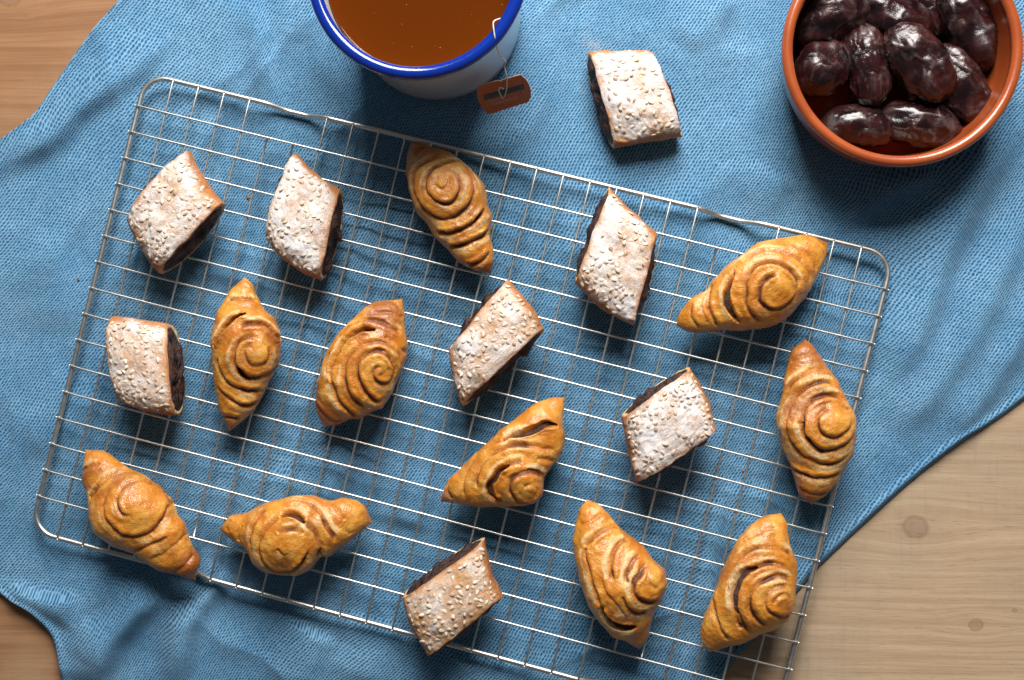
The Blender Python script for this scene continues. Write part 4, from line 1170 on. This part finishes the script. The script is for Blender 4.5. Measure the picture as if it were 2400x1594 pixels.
# ------------------------------------------------------------------ bowl of dates
bl = (BOWL[0], BOWL[1], cloth0)
bowl = thing('terracotta_bowl', 'shallow glazed terracotta bowl holding the dates', 'bowl', bl)
RO_ = 0.0567
bp_ = [(0.0, cloth0 + 0.001), (0.036, cloth0 + 0.001), (0.0385, cloth0), (0.042, cloth0 + 0.0005), (0.0475, cloth0 + 0.005), (0.0515, cloth0 + 0.012), (0.0540, cloth0 + 0.022), (0.0553, cloth0 + 0.032), (0.0558, BOWL_H - 0.0035)]
bp_ += [(0.0540 + 0.0027 * math.cos(a), BOWL_H - 0.0024 + 0.0027 * math.sin(a)) for a in np.linspace(-0.3, math.pi + 0.3, 16)]
bp_ += [(0.0512, BOWL_H - 0.006), (0.0505, 0.030), (0.0490, 0.019), (0.0460, 0.0105), (0.0405, 0.0065), (0.030, 0.0055), (0.0, 0.0055)]
v, f = lathe(bp_, BOWL[0], BOWL[1], 160)
mesh_obj('bowl_body', v, f, M['terra'], bowl, bl)

def date(px, py, z, L, W, ang, pitch, seed, label):
    c = at(1800 + px * 0.2551, py * 0.2551, z)
    n, m = 90, 72
    t = np.linspace(0.0, 1.0, n); th = np.arange(m) / m * 2 * np.pi
    k = -np.cos(np.pi * t)
    x = k * L / 2 * 1.05
    pr = np.clip(1 - np.abs(k) ** 3.4, 0, 1) ** 0.5 * (1 + 0.06 * k)
    X = np.broadcast_to(x[:, None], (n, m)); 
    Yd = np.cos(th)[None] * np.ones((n, 1)); Zd = np.sin(th)[None] * np.ones((n, 1))
    q = 1000
    # long soft wrinkles with pinched ridges
    wrp = 0.5 * vnoise(X * 90, Yd * 1.5, Zd * 1.5, seed + 21)
    n_a = vnoise(X * 60 + seed + wrp, Yd * 1.5 + wrp, Zd * 1.5, seed)
    n_b = vnoise(X * 110 + seed - wrp, Yd * 2.2 + 3 + wrp, Zd * 2.2, seed + 5)
    w1 = np.exp(-np.abs(n_a) / 0.07); w2 = np.exp(-np.abs(n_b) / 0.07)
    n_c = vnoise(X * 260 + wrp * 2, Yd * 4.5, Zd * 4.5 + wrp, seed + 7); w3 = np.exp(-np.abs(n_c) / 0.09)
    lo = fbm(X * 55, Yd * 1.1, Zd * 1.1, seed + 9, 2)
    ridge = 0.75 * w1 + 0.40 * w2 + 0.26 * w3
    r = 0.93 * W / 2 * pr[:, None] * (0.96 + 0.11 * ridge + 0.17 * lo)
    dent = 0.30 * np.exp(-((k[:, None] - 0.93) / 0.10) ** 2) * 0
    bend = 0.06 * L * (k ** 2)[:, None]
    V = np.stack([X * (1 + 0.02 * lo), r * Yd, r * Zd * 0.88 - bend], -1).reshape(-1, 3)
    Rm = Matrix.Rotation(math.radians(ang), 3, 'Z') @ Matrix.Rotation(math.radians(pitch), 3, 'Y') @ Matrix.Rotation(seed * 1.3, 3, 'X') if False else Matrix.Rotation(math.radians(ang), 3, 'Z') @ Matrix.Rotation(math.radians(pitch), 3, 'Y')
    V = V @ np.array(Rm).T + c
    o = mesh_obj('date', V, grid_faces(n, m, True, True), M['date'], None, c, attrs=dict(ridge=ridge.ravel()))
    tag(o, label, 'date', 'dates in the terracotta bowl')
    return o
DATES = [
 (600, 160, 0.022, 0.0413, 0.0259, 28, 6, 11, 'date at the upper left of the bowl with a round stem pit'),
 (1140, 160, 0.021, 0.0413, 0.0254, -32, -4, 12, 'date at the top middle of the bowl, right of the one with the stem pit'),
 (1420, 40, 0.016, 0.0382, 0.0232, -60, 0, 13, 'dark date mostly hidden at the top edge of the photo'),
 (1830, 240, 0.022, 0.0466, 0.0281, -63, 6, 14, 'large wrinkled date at the upper right of the bowl'),
 (497, 612, 0.023, 0.0307, 0.0265, 60, 28, 15, 'short round reddish date at the left side of the bowl'),
 (905, 595, 0.023, 0.0403, 0.0243, -80, 3, 16, 'upright creased date left of the topmost date'),
 (1385, 575, 0.029, 0.0435, 0.0259, -52, 4, 17, 'topmost date at the centre of the bowl, glossy with crossing creases'),
 (1775, 790, 0.020, 0.0435, 0.0254, -56, 8, 18, 'date leaning on the lower right side of the topmost date'),
 (830, 1160, 0.018, 0.0360, 0.0227, -8, 0, 19, 'dull dark date at the bottom left of the bowl'),
 (1405, 1140, 0.019, 0.0392, 0.0238, -11, 0, 20, 'shiny date at the bottom of the bowl, nearest the rim'),
]
for d in DATES: date(*d)

# ------------------------------------------------------------------ crumbs and stray sugar
def crumb(px, py, r, col, seed, label):
    z = float(cloth_h(np.array([at(px, py, 0.002)[0]]), np.array([at(px, py, 0.002)[1]]))[0])
    c = at(px, py, z + r * 0.5)
    n, m = 9, 12
    V = []
    for i in range(n):
        a = math.pi * i / (n - 1)
        for j in range(m):
            b = 2 * math.pi * j / m
            dv = np.array([math.sin(a) * math.cos(b) * 0.7, math.sin(a) * math.sin(b) * 1.25, math.cos(a) * 0.7])
            k = r * (1 + 0.35 * float(vnoise(dv[0] * 2.3 + seed, dv[1] * 2.3, dv[2] * 2.3, seed)))
            V.append(c + dv * k)
    o = mesh_obj('crumb', V, grid_faces(n, m, True), simple('crumb_%d' % seed, col, 0.7), None, c, smooth_shade=True)
    tag(o, label, 'crumb', 'crumbs on the cloth')
crumb(581, 462, 0.0010, (0.42, 0.14, 0.03), 1, 'orange pastry crumb on the cloth between the two upper left squares')
crumb(183, 655, 0.0006, (0.30, 0.05, 0.04), 2, 'tiny red crumb on the cloth left of the rack')
crumb(1741, 1104, 0.0006, (0.45, 0.20, 0.10), 3, 'tiny brown crumb under the rack left of its right edge')
crumb(1768, 946, 0.0005, (0.60, 0.50, 0.35), 4, 'tiny pale crumb under the rack right of the heavily sugared square')
sr_ = np.random.default_rng(5)
sv, sf = [], []
NG = 900
gpx = np.where(np.arange(NG) > 500, 1372 + sr_.normal(0, 4, NG) + (np.arange(NG) % 3) * 14, 1392 + sr_.normal(0, 20, NG))
gpy = np.where(np.arange(NG) > 500, 104 - np.abs(sr_.normal(0, 16, NG)) + (np.arange(NG) % 3) * 6, 112 + sr_.normal(0, 12, NG))
gp = np.array([at(a, b, 0.002) for a, b in zip(gpx, gpy)])
gz_ = cloth_h(gp[:, 0], gp[:, 1])
for kk in range(NG):
    p, z = gp[kk], gz_[kk]
    r = 0.00005 + 0.00011 * sr_.random() ** 2
    n0 = len(sv)
    for dv in ((1, 0, 0), (-1, 0, 0), (0, 1, 0), (0, -1, 0), (0, 0, 1), (0, 0, -1)):
        sv.append((p[0] + dv[0] * r, p[1] + dv[1] * r, z + r * 0.5 + dv[2] * r))
    sf += [[n0 + a for a in t] for t in ((0, 2, 4), (2, 1, 4), (1, 3, 4), (3, 0, 4), (2, 0, 5), (1, 2, 5), (3, 1, 5), (0, 3, 5))]
su_ = mesh_obj('spilled_sugar', sv, sf, simple('icing_sugar', (0.85, 0.85, 0.87), 0.8), smooth_shade=False)
tag(su_, 'dusting of icing sugar on the cloth beside the loose square pastry', 'sugar', None, 'stuff')
